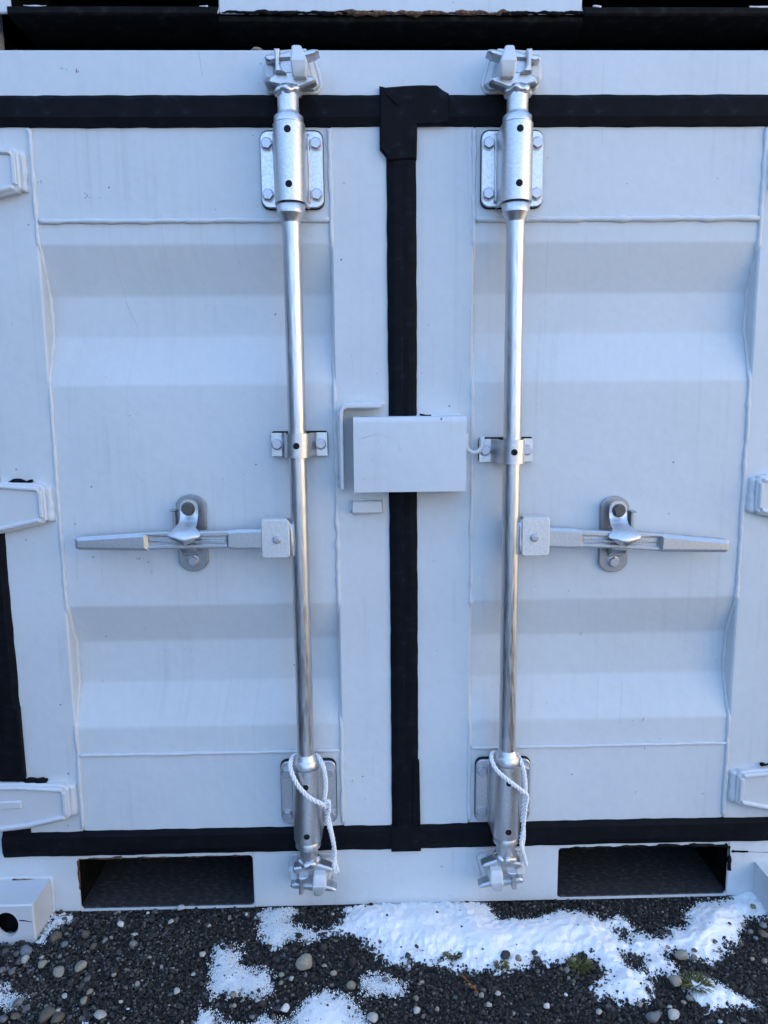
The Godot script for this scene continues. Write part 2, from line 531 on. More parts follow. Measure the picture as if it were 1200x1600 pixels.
func ragged(parent: Node, called: String, a: Vector3, b: Vector3, r: float, off: float, m: Material):
	var st := mb()
	var pts := []; var rad := []
	var n := maxi(3, int(a.distance_to(b) / 0.004))
	for i in n + 1:
		var p := a.lerp(b, float(i) / n)
		var s := i * 3.7 + off
		p += Vector3(0, wob.get_noise_2d(s, 1.0), wob.get_noise_2d(s, 30.0) * 0.4) * r * 0.9
		pts.append(p)
		rad.append(maxf(0.0004, r * (0.62 + 0.8 * wob.get_noise_2d(s * 0.9, 60.0))))
	tube(st, pts, rad, 6)
	put(called, st, m, parent)

func sill(parent: Node):
	var st := mb()
	# the bottom sill: plates round the two fork pocket openings, edges cut by hand
	box(st, Vector3(-0.326, 0.0, -0.007), Vector3(0.326, 0.150, 0.0), 0.002)
	for s in [-1.0, 1.0]:
		var keep := X
		X = X * Transform3D(Basis.from_scale(Vector3(s, 1, 1)), Vector3.ZERO)
		box(st, Vector3(0.694, 0.0, -0.007), Vector3(0.95, 0.150, 0.0), 0.002)
		box(st, Vector3(0.3262, 0.121, -0.012), Vector3(0.6938, 0.150, -0.0005), 0.001)
		box(st, Vector3(0.3262, 0.0, -0.0025), Vector3(0.6938, 0.005, -0.0003), 0.0002)
		for k in [[0.326, 0.005, 1, 1], [0.326, 0.121, 1, -1], [0.694, 0.121, -1, -1], [0.694, 0.005, -1, 1]]:
			var c := Vector2(k[0], k[1])
			prism(st, PackedVector2Array([c, c + Vector2(k[2] * 0.006, 0), c + Vector2(k[2] * 0.002, k[3] * 0.0015), c + Vector2(0, k[3] * 0.005)]), -0.006, -0.0008, 0.0005)
		X = keep
	put("bottom_sill", st, M.paint, parent)

func casting(parent: Node, s: float, y0: float, y1: float, z1: float):
	var keep := X
	X = X * Transform3D(Basis.from_scale(Vector3(s, 1, 1)), Vector3.ZERO)
	var st := mb()
	var x0 := 0.752; var x1 := 0.93
	var cx := 0.807; var cy := (y0 + y1) * 0.5 + 0.003
	var seg := 32
	var hole := []; var hole_b := []; var sq := []
	for k in seg:
		var a := TAU * k / seg
		var d := Vector2(cos(a), sin(a))
		hole.append(Vector3(cx + d.x * 0.023, cy + d.y * 0.027, z1))
		hole_b.append(Vector3(cx + d.x * 0.023, cy + d.y * 0.027, z1 - 0.011))
		var t := INF
		if d.x > 1e-5: t = minf(t, (x1 - 0.003 - cx) / d.x)
		if d.x < -1e-5: t = minf(t, (x0 + 0.003 - cx) / d.x)
		if d.y > 1e-5: t = minf(t, (y1 - 0.003 - cy) / d.y)
		if d.y < -1e-5: t = minf(t, (y0 + 0.003 - cy) / d.y)
		sq.append(Vector3(cx + d.x * t, cy + d.y * t, z1))
	for k in seg:
		var j := (k + 1) % seg
		quad(st, hole[k], sq[k], sq[j], hole[j])
		quad(st, hole_b[k], hole[k], hole[j], hole_b[j], 1)
	# fill the corners that the ring leaves out
	var cr := [Vector3(x0 + 0.003, y0 + 0.003, z1), Vector3(x1 - 0.003, y0 + 0.003, z1), Vector3(x1 - 0.003, y1 - 0.003, z1), Vector3(x0 + 0.003, y1 - 0.003, z1)]
	for c in cr:
		for k in seg:
			var j := (k + 1) % seg
			var a: Vector3 = sq[k]; var b: Vector3 = sq[j]
			if absf(a.x - b.x) > 1e-5 and absf(a.y - b.y) > 1e-5 and a.distance_to(c) < 0.06 and b.distance_to(c) < 0.06:
				tri(st, a, c, b)
	# the rest of the block: chamfered front edges, top, bottom, sides
	var f := [Vector3(x0, y0, z1 - 0.003), Vector3(x1, y0, z1 - 0.003), Vector3(x1, y1, z1 - 0.003), Vector3(x0, y1, z1 - 0.003)]
	for k in 4:
		var j := (k + 1) % 4
		quad(st, f[k], f[j], cr[j], cr[k])
		var zb := Vector3(0, 0, -0.09 - z1)
		quad(st, f[k] + zb, f[j] + zb, f[j], f[k])
	put("corner_casting", st, M.paint_thick, parent)
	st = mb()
	box(st, Vector3(0.77, y0 + 0.01, z1 - 0.05), Vector3(0.86, y1 - 0.01, z1 - 0.031), 0.001)  # black block behind the hole, standing in for the shade inside
	put("cavity_shade", st, M.tar_shade, parent)
	X = keep

func shell(parent: Node):
	var st := mb()
	for s in [-1.0, 1.0]:
		var keep := X
		X = X * Transform3D(Basis.from_scale(Vector3(s, 1, 1)), Vector3.ZERO)
		st = mb()
		box(st, Vector3(0.843, 0.0, -0.11), Vector3(0.95, 1.70, -0.002), 0.004)
		X = keep
		put("corner_post", st, M.paint, parent)
	st = mb()
	box(st, Vector3(-0.95, 1.602, -0.11), Vector3(0.95, 1.697, 0.0), 0.004)
	put("header_rail", st, M.paint, parent)
	for s in [-1.0, 1.0]:                              # corrugated side walls
		st = mb()
		var n := 14
		for k in n:
			var z0 := -0.11 - k * 0.13; var w := 0.13
			var pz := [z0, z0 - w * 0.3, z0 - w * 0.5, z0 - w * 0.8, z0 - w]
			var px := [0.935, 0.935, 0.905, 0.905, 0.935]
			for i in 4:
				quad(st, Vector3(s * px[i], 0.12, pz[i]), Vector3(s * px[i + 1], 0.12, pz[i + 1]), Vector3(s * px[i + 1], 1.66, pz[i + 1]), Vector3(s * px[i], 1.66, pz[i]))
		put("side_wall", st, M.paint_thick, parent)
		st = mb()
		box(st, Vector3(minf(s * 0.95, s * 0.88), 0.0, -1.93), Vector3(maxf(s * 0.95, s * 0.88), 0.121, -0.115), 0.004)
		put("side_rail", st, M.paint_thick, parent)
		st = mb()
		box(st, Vector3(minf(s * 0.95, s * 0.88), 1.64, -1.93), Vector3(maxf(s * 0.95, s * 0.88), 1.697, -0.115), 0.004)
		put("side_rail", st, M.paint_thick, parent)
	st = mb()
	box(st, Vector3(-0.93, 1.665, -1.93), Vector3(0.93, 1.68, -0.115), 0.002)
	put("roof", st, M.paint_thick, parent)
	st = mb()
	box(st, Vector3(-0.95, 0.0, -1.99), Vector3(0.95, 1.697, -1.935), 0.004)
	put("back_wall", st, M.paint_thick, parent)
	st = mb()
	box(st, Vector3(-0.875, 0.130, -1.93), Vector3(0.875, 0.150, -0.115), 0.002)
	put("floor", st, M.tar_shade, parent)

func gaskets(parent: Node, detail: bool):
	var st := mb()
	strip(st, [Vector2(1.565, -0.002), Vector2(1.5665, 0.004), Vector2(1.580, 0.0095), Vector2(1.6125, 0.0075), Vector2(1.619, 0.003), Vector2(1.6205, -0.002)], 0, -0.95, 0.95, 150, 0.0016, 10.0)
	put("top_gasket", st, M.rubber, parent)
	st = mb()
	strip(st, [Vector2(0.130, -0.002), Vector2(0.1315, 0.004), Vector2(0.146, 0.0095), Vector2(0.175, 0.0085), Vector2(0.1825, 0.003), Vector2(0.185, -0.002)], 0, -0.843, 0.843, 150, 0.0022, 210.0)
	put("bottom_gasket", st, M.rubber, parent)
	st = mb()
	strip(st, [Vector2(-0.030, -0.002), Vector2(-0.029, 0.0035), Vector2(-0.017, 0.0085), Vector2(-0.004, 0.0095), Vector2(-0.002, 0.0083), Vector2(0.010, 0.0095), Vector2(0.0185, 0.0075), Vector2(0.0255, 0.0035), Vector2(0.0265, -0.002)], 1, 0.1845, 1.566, 120, 0.0014, 410.0)
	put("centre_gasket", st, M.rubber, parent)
	for s in [-1.0, 1.0]:
		st = mb()
		var keep := X
		X = X * Transform3D(Basis.from_scale(Vector3(s, 1, 1)), Vector3.ZERO)
		strip(st, [Vector2(0.784, -0.002), Vector2(0.786, 0.004), Vector2(0.795, 0.009), Vector2(0.832, 0.008), Vector2(0.842, 0.003), Vector2(0.8425, -0.002)], 1, 0.1845, 1.566, 100, 0.0018, 610.0 + s * 50)
		X = keep
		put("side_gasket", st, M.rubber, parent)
	if detail:
		st = mb()
		prism(st, PackedVector2Array([Vector2(-0.041, 1.6315), Vector2(-0.030, 1.6290), Vector2(0.002, 1.6315), Vector2(0.03, 1.6328), Vector2(0.063, 1.6325), Vector2(0.0735, 1.6245), Vector2(0.085, 1.6185), Vector2(0.0855, 1.567), Vector2(0.055, 1.5655), Vector2(0.0275, 1.565), Vector2(0.0262, 1.507), Vector2(-0.0275, 1.5035), Vector2(-0.030, 1.512), Vector2(-0.0415, 1.5255)]), 0.0, 0.0125, 0.003)
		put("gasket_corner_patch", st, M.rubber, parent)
		st = mb()                                       # folded ridge across its corner
		tube(st, [Vector3(-0.039, 1.6285, 0.0108), Vector3(-0.026, 1.615, 0.0118), Vector3(-0.013, 1.603, 0.0119), Vector3(-0.002, 1.594, 0.0108)], [0.0012, 0.0026, 0.0030, 0.0014], 7)
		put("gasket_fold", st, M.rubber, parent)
		st = mb()
		# short lap pieces where strips were joined
		X = X * Transform3D(Basis.IDENTITY, Vector3.ZERO)
		prism(st, rect(-0.032, 0.128, 0.031, 0.186, 0.002), 0.0, 0.0105, 0.002)
		put("gasket_lap", st, M.rubber, parent)
		st = mb()
		prism(st, PackedVector2Array([Vector2(0.012, 0.187), Vector2(0.030, 0.187), Vector2(0.028, 0.330), Vector2(0.022, 0.335), Vector2(0.014, 0.333)]), 0.0, 0.0112, 0.0025)
		put("gasket_lap", st, M.rubber, parent)
		st = mb()
		prism(st, PackedVector2Array([Vector2(-0.840, 0.31), Vector2(-0.7835, 0.31), Vector2(-0.7835, 0.462), Vector2(-0.79, 0.466), Vector2(-0.80, 0.47), Vector2(-0.815, 0.465)]), 0.0, 0.0118, 0.003)
		put("gasket_lap", st, M.rubber, parent)
		# squeezed-out ends above the hinges
		for p in [[-0.800, 0.304, 0.045], [-0.770, 0.303, 0.03], [0.745, 0.309, 0.02], [-0.765, 0.922, 0.045]]:
			ragged(parent, "gasket_end", Vector3(p[0], p[1], 0.008), Vector3(p[0] + p[2], p[1] - 0.001, 0.005), 0.007, p[0] * 300.0, M.rubber)

func bolt(parent: Node, at: Vector3, r := 0.0108, dark := false, ang := 0.2):
	var st := mb()
	var prof := PackedVector2Array()
	for k in 6: prof.append(Vector2(cos(ang + k * PI / 3), sin(ang + k * PI / 3)) * r)
	var keep := X
	X = X * Transform3D(Basis.IDENTITY, at)
	lathe(st, Vector3.ZERO, [Vector3(r * 1.12, -0.001, 1), Vector3(r * 1.12, 0.0013, 2), Vector3(r * 0.9, 0.0018, 3)], 18, Vector3.BACK)
	prism(st, prof, 0.001, 0.0085, 0.0012)
	X = keep
	put("bolt", st, M.bolt_dark if dark else M.bolt, parent)

func plug(parent: Node, at: Vector3):
	var st := mb()
	lathe(st, at, [Vector3(0.0062, -0.004, 1), Vector3(0.0062, 0.0002, 2), Vector3(0.0056, 0.0006, 3), Vector3(0.0, 0.0006, 5)], 16, Vector3.BACK)
	box(st, at + Vector3(-0.0042, -0.0005, 0.0), at + Vector3(0.0042, 0.0005, 0.0012), 0.0002)
	box(st, at + Vector3(-0.0005, -0.0042, 0.0), at + Vector3(0.0005, 0.0042, 0.0013), 0.0002)
	put("grease_plug", st, M.plug, parent)

const BZ := 0.047          # the locking bars stand this far from the door face

func guide(parent: Node, x: float, y0: float, y1: float, ty0: float, ty1: float, flip: float):
	# plate from y0 to y1, sleeve from ty0 to ty1
	var g := part("guide_bracket", parent)
	var st := mb()
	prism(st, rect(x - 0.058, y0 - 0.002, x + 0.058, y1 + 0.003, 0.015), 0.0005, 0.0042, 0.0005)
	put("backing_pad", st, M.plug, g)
	st = mb()
	prism(st, rect(x - 0.057, y0, x + 0.057, y1, 0.014), 0.0043, 0.0098, 0.0015)
	put("base_plate", st, M.zinc, g)
	st = mb()
	# half-round saddle, its flanks running back to the plate
	var prof := []
	var R := 0.0285
	prof.append(Vector2(-0.0305, 0.0096)); prof.append(Vector2(-0.029, 0.016)); prof.append(Vector2(-R, 0.03))
	for k in 15:
		var a := PI - PI * k / 14.0
		prof.append(Vector2(cos(a) * R, BZ + sin(a) * R))
	prof.append(Vector2(R, 0.03)); prof.append(Vector2(0.029, 0.016)); prof.append(Vector2(0.0305, 0.0096))
	for k in prof.size() - 1:
		var a: Vector2 = prof[k]; var b: Vector2 = prof[k + 1]
		quad(st, Vector3(x + a.x, ty0, a.y), Vector3(x + b.x, ty0, b.y), Vector3(x + b.x, ty1, b.y), Vector3(x + a.x, ty1, a.y), 1)
	for e in [ty0, ty1]:
		for k in prof.size() - 1:
			var a: Vector2 = prof[k]; var b: Vector2 = prof[k + 1]
			tri(st, Vector3(x, e, BZ), Vector3(x + a.x, e, a.y), Vector3(x + b.x, e, b.y))
	put("sleeve", st, M.zinc, g)
	for sx in [-1.0, 1.0]:
		bead("weld_bead", [Vector3(x + sx * 0.0310, y0 + 0.006, 0.0102), Vector3(x + sx * 0.0310, y1 - 0.006, 0.0102)], 0.0024, x * 500 + sx * 40, g, M.zinc_cast)
		for yy in [y0 + 0.022, y1 - 0.023]:
			bolt(g, Vector3(x + sx * 0.0445, yy, 0.0100), 0.0105, false, x * 7.0 + yy * 11.0 + sx)
	for t in [0.115, 0.80] if flip > 0 else [0.2, 0.875]:
		plug(g, Vector3(x, lerpf(ty1, ty0, t), BZ + R))

func saddle(parent: Node, x: float, y: float, wl: float, wr: float):
	var g := part("saddle_clamp", parent)
	var st := mb()
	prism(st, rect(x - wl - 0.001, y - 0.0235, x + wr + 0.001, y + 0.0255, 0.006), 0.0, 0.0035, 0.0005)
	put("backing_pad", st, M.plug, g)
	st = mb()
	var prof := [Vector2(-wl, 0.0036), Vector2(-wl, 0.0082), Vector2(-0.034, 0.0086), Vector2(-0.0295, 0.012), Vector2(-0.0262, 0.022), Vector2(-0.0250, BZ - 0.006)]
	for k in 13:
		var a := PI - PI * k / 12.0
		prof.append(Vector2(cos(a) * 0.0245, BZ + sin(a) * 0.0245))
	prof.append_array([Vector2(0.0250, BZ - 0.006), Vector2(0.0262, 0.022), Vector2(0.0295, 0.012), Vector2(0.034, 0.0086), Vector2(wr, 0.0082), Vector2(wr, 0.0036)])
	for k in prof.size() - 1:
		var a: Vector2 = prof[k]; var b: Vector2 = prof[k + 1]
		var sg := 1
		if k < 1 or k >= prof.size() - 2: sg = 2
		elif k < 2 or k >= prof.size() - 3: sg = 3
		var y0 := y - 0.0225; var y1 := y + 0.0225
		quad(st, Vector3(x + a.x, y0, a.y), Vector3(x + b.x, y0, b.y), Vector3(x + b.x, y1, b.y), Vector3(x + a.x, y1, a.y), sg)
		for e in [y0, y1]:                              # the strap's edge, 4 mm thick
			var ca := a + (Vector2(0, BZ * 0.3) - a).normalized() * 0.004
			var cb := b + (Vector2(0, BZ * 0.3) - b).normalized() * 0.004
			quad(st, Vector3(x + a.x, e, a.y), Vector3(x + b.x, e, b.y), Vector3(x + cb.x, e, cb.y), Vector3(x + ca.x, e, ca.y))
	put("strap", st, M.zinc, g)
	for q in [[-wl + 0.0115, 1.0], [wr - 0.0125, 2.0]]:
		bolt(g, Vector3(x + q[0], y + 0.001, 0.0084), 0.0105, false, q[1] + x)
	plug(g, Vector3(x, y, BZ + 0.0245))

func cam_head(parent: Node, x: float, y: float, sx: float, sy: float):
	# y = middle of the cam; sx = side of the longer wings, sy = +1 for the upper end of the bar
	var keep := X
	X = X * Transform3D(Basis.from_scale(Vector3(sx, sy, 1)), Vector3(x, y, 0))
	var st := mb()
	var lower := PackedVector2Array([Vector2(-0.032, -0.027), Vector2(-0.030, -0.019), Vector2(-0.018, -0.013), Vector2(-0.002, -0.011), Vector2(0.016, -0.010), Vector2(0.036, -0.016), Vector2(0.049, -0.020), Vector2(0.0505, -0.025), Vector2(0.046, -0.0285), Vector2(0.020, -0.038), Vector2(-0.004, -0.035), Vector2(-0.030, -0.030)])
	prism(st, lower, 0.040, 0.062, 0.0045, true)
	var upper := PackedVector2Array([Vector2(-0.038, 0.0137), Vector2(-0.034, 0.0175), Vector2(-0.012, 0.0194), Vector2(0.006, 0.0236), Vector2(0.024, 0.0228), Vector2(0.046, 0.0266), Vector2(0.054, 0.0262), Vector2(0.0565, 0.0220), Vector2(0.048, 0.0167), Vector2(0.032, 0.0122), Vector2(0.012, 0.0106), Vector2(-0.012, 0.0091), Vector2(-0.028, 0.0053), Vector2(-0.036, 0.0084)])
	prism(st, upper, 0.036, 0.060, 0.0045, true)
	var web := PackedVector2Array([Vector2(-0.016, -0.020), Vector2(0.004, -0.026), Vector2(0.020, -0.018), Vector2(0.0125, -0.006), Vector2(0.0115, 0.008), Vector2(0.016, 0.024), Vector2(0.0, 0.026), Vector2(-0.014, 0.020)])
	prism(st, web, 0.030, 0.054, 0.004, true)
	var rib := PackedVector2Array([Vector2(-0.0185, -0.016), Vector2(0.0, -0.0165), Vector2(-0.006, -0.0125), Vector2(-0.0108, -0.004), Vector2(-0.0115, 0.010), Vector2(-0.0100, 0.021), Vector2(-0.0195, 0.0215), Vector2(-0.0180, 0.002)])
	prism(st, rib, 0.040, 0.0735, 0.0022, true)
	put("cam_head", st, M.zinc_cast, parent)
	st = mb()                                           # lumpy weld between neck and cam
	var pts := []; var rad := []
	for k in 33:
		var a := TAU * k / 32.0
		pts.append(Vector3(cos(a) * 0.0185, -0.0395 + 0.002 * sin(a * 5.0 + x * 9.0), BZ + sin(a) * 0.0185))
		rad.append(0.0062 * (1.0 + 0.28 * sin(a * 7.0 + sy + x * 20.0)))
	tube(st, pts, rad, 8, false)
	lathe(st, Vector3(0, 0, BZ), [Vector3(0.0215, -0.0385, 1), Vector3(0.0195, -0.031, 1), Vector3(0.012, -0.028, 1), Vector3(0, -0.027, 1)], 20)
	put("weld_collar", st, M.zinc, parent)
	X = keep

func keeper(parent: Node, x: float, y: float, sx: float, sy: float):
	var keep := X
	X = X * Transform3D(Basis.from_scale(Vector3(sx, sy, 1)), Vector3(x, y, 0))
	var k := part("cam_keeper", parent)
	var st := mb()
	prism(st, PackedVector2Array([Vector2(-0.043, -0.0110), Vector2(-0.034, -0.0190), Vector2(0.044, -0.0210), Vector2(0.054, -0.0130), Vector2(0.040, 0.0370), Vector2(0.030, 0.0470), Vector2(-0.030, 0.0430), Vector2(-0.042, 0.0250)]), 0.0, 0.022, 0.008)
	put("base", st, M.paint_thick, k)
	st = mb()                                           # blunt short horn
	prism(st, rect(-0.0435, -0.020, -0.019, 0.011, 0.009, 5), 0.015, 0.047, 0.009)
	put("horn", st, M.paint_thick, k)
	st = mb()                                           # long horn that closes over the cam
	var sec := [[0.030, 0.0125, 0.0245, 0.0640], [0.0275, 0.0105, 0.0265, 0.0685], [-0.002, 0.0085, 0.0375, 0.0830], [-0.0055, 0.0098, 0.0368, 0.0818], [-0.019, 0.0105, 0.0362, 0.0800], [-0.0245, 0.0125, 0.0345, 0.0750]]
	for i in sec.size() - 1:
		var a = sec[i]; var b = sec[i + 1]
		var b1 := 0.0025
		quad(st, Vector3(b[1] + b1, b[0], b[3]), Vector3(b[2] - b1, b[0], b[3]), Vector3(a[2] - b1, a[0], a[3]), Vector3(a[1] + b1, a[0], a[3]), 1 if i < 2 else 2)
		for e in [[1, 1.0], [2, -1.0]]:
			var q := e[0] as int
			var A := Vector3(a[q] + e[1] * b1, a[0], a[3]); var B := Vector3(b[q] + e[1] * b1, b[0], b[3])
			var A2 := Vector3(a[q], a[0], a[3] - b1); var B2 := Vector3(b[q], b[0], b[3] - b1)
			var A3 := Vector3(a[q], a[0], 0.018); var B3 := Vector3(b[q], b[0], 0.018)
			if q == 1:
				quad(st, B2, B, A, A2, 4); quad(st, B3, B2, A2, A3, 5)
			else:
				quad(st, B, B2, A2, A, 6); quad(st, B2, B3, A3, A2, 7)
	for i in [0, sec.size() - 1]:
		var a = sec[i]
		quad(st, Vector3(a[1], a[0], 0.018), Vector3(a[2], a[0], 0.018), Vector3(a[2], a[0], a[3]), Vector3(a[1], a[0], a[3]))
	put("horn", st, M.paint_thick, k)
	bead("weld_bead", [Vector3(-0.046, 0.0030, 0.001), Vector3(-0.040, -0.0200, 0.001), Vector3(0.0, -0.0240, 0.001), Vector3(0.050, -0.0210, 0.001), Vector3(0.056, -0.0090, 0.001), Vector3(0.044, 0.0350, 0.001)], 0.0036, x * 700 + y * 90, k)
	X = keep

func locking_bar(parent: Node, s: float):
	var x := 0.2025 * s
	var b := part("locking_bar", parent)
	var st := mb()
	lathe(st, Vector3(x, 0, BZ), [Vector3(0.0168, 0.36, 1), Vector3(0.0168, 0.60, 1), Vector3(0.0168, 0.95, 1), Vector3(0.0168, 1.20, 1), Vector3(0.0168, 1.392, 1)], 36)
	put("pipe", st, M.zinc_pipe, b)
	st = mb()
	lathe(st, Vector3(x, 0, BZ), [Vector3(0.0166, 1.386, 1), Vector3(0.0175, 1.389, 1), Vector3(0.0240, 1.400, 1), Vector3(0.0250, 1.402, 2), Vector3(0.0255, 1.416, 2), Vector3(0.0235, 1.418, 3), Vector3(0.0200, 1.4182, 4)], 32)
	put("collar", st, M.zinc, b)
	st = mb()
	lathe(st, Vector3(x, 0, BZ), [Vector3(0.020, 1.5515, 1), Vector3(0.0258, 1.552, 1), Vector3(0.0262, 1.554, 2), Vector3(0.0258, 1.5645, 2), Vector3(0.0205, 1.569, 3), Vector3(0.0190, 1.572, 4), Vector3(0.0190, 1.611, 4)], 32)
	put("neck", st, M.zinc, b)
	st = mb()
	lathe(st, Vector3(x, 0, BZ), [Vector3(0.0200, 0.345, 1), Vector3(0.0258, 0.3455, 1), Vector3(0.0262, 0.349, 2), Vector3(0.0255, 0.358, 2), Vector3(0.0220, 0.362, 3), Vector3(0.0190, 0.369, 3), Vector3(0.0168, 0.3725, 3)], 32)
	put("collar", st, M.zinc, b)
	st = mb()
	lathe(st, Vector3(x, 0, BZ), [Vector3(0.0190, 0.135, 4), Vector3(0.0190, 0.168, 4), Vector3(0.0215, 0.1705, 3), Vector3(0.0258, 0.173, 2), Vector3(0.0262, 0.186, 2), Vector3(0.0245, 0.188, 1), Vector3(0.020, 0.1885, 1)], 32)
	put("neck", st, M.zinc, b)
	cam_head(b, x, 1.645, -s, 1.0)
	cam_head(b, x, 0.101, -s, -1.0)

func handle(parent: Node, s: float, y: float, tilt: float, dy: float):
	var h := part("door_handle", parent)
	var keep := X
	# local: x outwards from the bar's axis at 0.2025
	X = X * Transform3D(Basis.from_scale(Vector3(s, 1, 1)), Vector3.ZERO)
	var st := mb()
	# welded clevis: folded plate round the end of the lever
	prism(st, rect(0.2205, y - 0.037, 0.2740, y + 0.037, 0.007), 0.060, 0.0655, 0.0016, true)
	prism(st, rect(0.2215, y - 0.036, 0.2735, y + 0.036, 0.007), 0.026, 0.031, 0.001, true)
	box(st, Vector3(0.2255, y + 0.0335, 0.0305), Vector3(0.2735, y + 0.0372, 0.0605), 0.001)
	prism(st, PackedVector2Array([Vector2(0.210, y - 0.033), Vector2(0.221, y - 0.036), Vector2(0.2225, y + 0.030), Vector2(0.216, y + 0.026), Vector2(0.212, y + 0.028)]), 0.034, 0.0605, 0.002)
	put("clevis", st, M.zinc_fresh, h)
	bead("weld_bead", [Vector3(0.2185, y - 0.032, 0.061), Vector3(0.2175, y - 0.005, 0.0615), Vector3(0.2185, y + 0.024, 0.060)], 0.0035, s * 400.0, h, M.zinc_cast)
	st = mb()
	lathe(st, Vector3(0.2445, y - 0.001, 0.0655), [Vector3(0.0078, -0.002, 1), Vector3(0.0076, 0.003, 1), Vector3(0.006, 0.0044, 2), Vector3(0, 0.0048, 2)], 18, Vector3.BACK)
	put("pivot_pin", st, M.bolt, h)
	# the lever turns about the pin
	X = X * Transform3D(Basis(Vector3.BACK, tilt), Vector3(0.2445, y, 0)) * Transform3D(Basis.IDENTITY, Vector3(-0.2445, -0.003, 0))
	st = mb()
	var root := PackedVector2Array([Vector2(0.250, -0.0185), Vector2(0.322, -0.0190), Vector2(0.342, -0.0160), Vector2(0.342, 0.0175), Vector2(0.322, 0.0200), Vector2(0.250, 0.0200)])
	prism(st, root, 0.0345, 0.0580, 0.005, true)
	# I-section: web and two flanges
	prism(st, PackedVector2Array([Vector2(0.338, -0.0150), Vector2(0.420, -0.0140), Vector2(0.500, -0.0150), Vector2(0.500, 0.0150), Vector2(0.420, 0.0160), Vector2(0.338, 0.0160)]), 0.0345, 0.0465, 0.001, true)
	prism(st, PackedVector2Array([Vector2(0.336, 0.0080), Vector2(0.380, 0.0072), Vector2(0.455, 0.0085), Vector2(0.500, 0.0105), Vector2(0.500, 0.0160), Vector2(0.455, 0.0175), Vector2(0.380, 0.0175), Vector2(0.338, 0.0175)]), 0.036, 0.0560, 0.003, true)
	prism(st, PackedVector2Array([Vector2(0.338, -0.0160), Vector2(0.420, -0.0155), Vector2(0.500, -0.0175), Vector2(0.500, -0.0100), Vector2(0.455, -0.0060), Vector2(0.380, -0.0055), Vector2(0.336, -0.0075)]), 0.036, 0.0545, 0.003, true)
	prism(st, PackedVector2Array([Vector2(0.345, 0.0), Vector2(0.38, -0.0028), Vector2(0.46, -0.003), Vector2(0.49, -0.001), Vector2(0.46, 0.0022), Vector2(0.38, 0.0018)]), 0.0455, 0.0545, 0.002, true)
	prism(st, PackedVector2Array([Vector2(0.490, -0.0178), Vector2(0.500, -0.0185), Vector2(0.622, -0.0150), Vector2(0.6275, -0.0115), Vector2(0.628, 0.0070), Vector2(0.622, 0.0095), Vector2(0.500, 0.0160), Vector2(0.490, 0.0158)]), 0.034, 0.0590, 0.0065, true)
	put("lever", st, M.zinc_cast, h)
	X = keep
	# hub on the door
	var u := part("handle_catch", parent)
	X = X * Transform3D(Basis.from_scale(Vector3(s, 1, 1)), Vector3(0.418 * s, y + dy, 0))
	st = mb()
	var pl := PackedVector2Array()
	for k in 9:
		var a := PI * (0.12 + 0.76 * k / 8.0)
		pl.append(Vector2(cos(a) * 0.031, 0.048 + sin(a) * 0.029))
	for k in 9:
		var a := PI + PI * (0.12 + 0.76 * k / 8.0)
		pl.append(Vector2(cos(a) * 0.031, -0.048 + sin(a) * 0.029))
	prism(st, pl, 0.0, 0.006, 0.0015)
	put("base_plate", st, M.zinc_dark, u)
	st = mb()
	prism(st, rect(-0.012, -0.044, 0.019, -0.016, 0.003), 0.004, 0.011, 0.002)
	lathe(st, Vector3(-0.015, -0.024, 0.027), [Vector3(0.0, 0.0, 1), Vector3(0.0100, 0.0, 2), Vector3(0.0112, 0.0012, 2), Vector3(0.0112, 0.028, 3), Vector3(0.0100, 0.030, 4), Vector3(0.006, 0.030, 5), Vector3(0.0058, 0.022, 6), Vector3(0, 0.022, 7)], 20, Vector3.RIGHT)
	box(st, Vector3(-0.012, -0.034, 0.006), Vector3(0.013, -0.026, 0.022), 0.001)
	put("knuckle", st, M.zinc_dark, u)
	st = mb()
	box(st, Vector3(0.0265, 0.015, 0.005), Vector3(0.032, 0.046, 0.022), 0.001)
	box(st, Vector3(0.0255, 0.046, 0.005), Vector3(0.037, 0.0485, 0.024), 0.0008)
	lathe(st, Vector3(0.000, 0.052, 0.005), [Vector3(0.012, 0.0, 1), Vector3(0.012, 0.022, 2)], 18, Vector3.BACK)
	put("stop_tab", st, M.zinc_dark, u)
	bolt(u, Vector3(0.0, -0.055, 0.0060), 0.0102, false, 0.5 + s)
	# the swinging latch: a strap with a bulged heart-shaped foot lying over the lever
	st = mb()
	var rows := [[0.0700, 0.002, 0.030, 0.0], [0.0690, 0.008, 0.030, 0.0], [0.0660, 0.0125, 0.030, 0.0], [0.0600, 0.0162, 0.030, 0.0], [0.0500, 0.0172, 0.030, 0.0], [0.0400, 0.0170, 0.0305, 0.0], [0.0330, 0.0168, 0.034, 0.0], [0.0260, 0.0172, 0.043, 0.0], [0.0190, 0.0200, 0.054, 0.0], [0.0140, 0.0270, 0.0605, 0.002], [0.0095, 0.0310, 0.0640, 0.004], [0.0055, 0.0300, 0.0670, 0.002], [0.0000, 0.0250, 0.0690, -0.002], [-0.0060, 0.0190, 0.0680, -0.004], [-0.0110, 0.0120, 0.0655, -0.004], [-0.0135, 0.0050, 0.0635, -0.004]]
	var g := []
	for r in rows:
		var row := []
		for k in 9:
			var t := k / 4.0 - 1.0
			var bulge := 0.006 * (1.0 - t * t) * clampf((0.026 - r[0]) / 0.015, 0.0, 1.0)
			var cx: float = -0.002 + (0.003 if r[0] < 0.02 else 0.0)
			row.append(Vector3(cx + t * r[1] * 1.0, r[0] + absf(t) * r[3] * -0.6, r[2] + bulge - 0.005 * clampf(absf(t) - 0.7, 0.0, 1.0) * (1.0 if r[0] < 0.02 else 0.0)))
		g.append(row)
	# rows run downwards: flip so that the outside faces the viewer
	g.reverse()
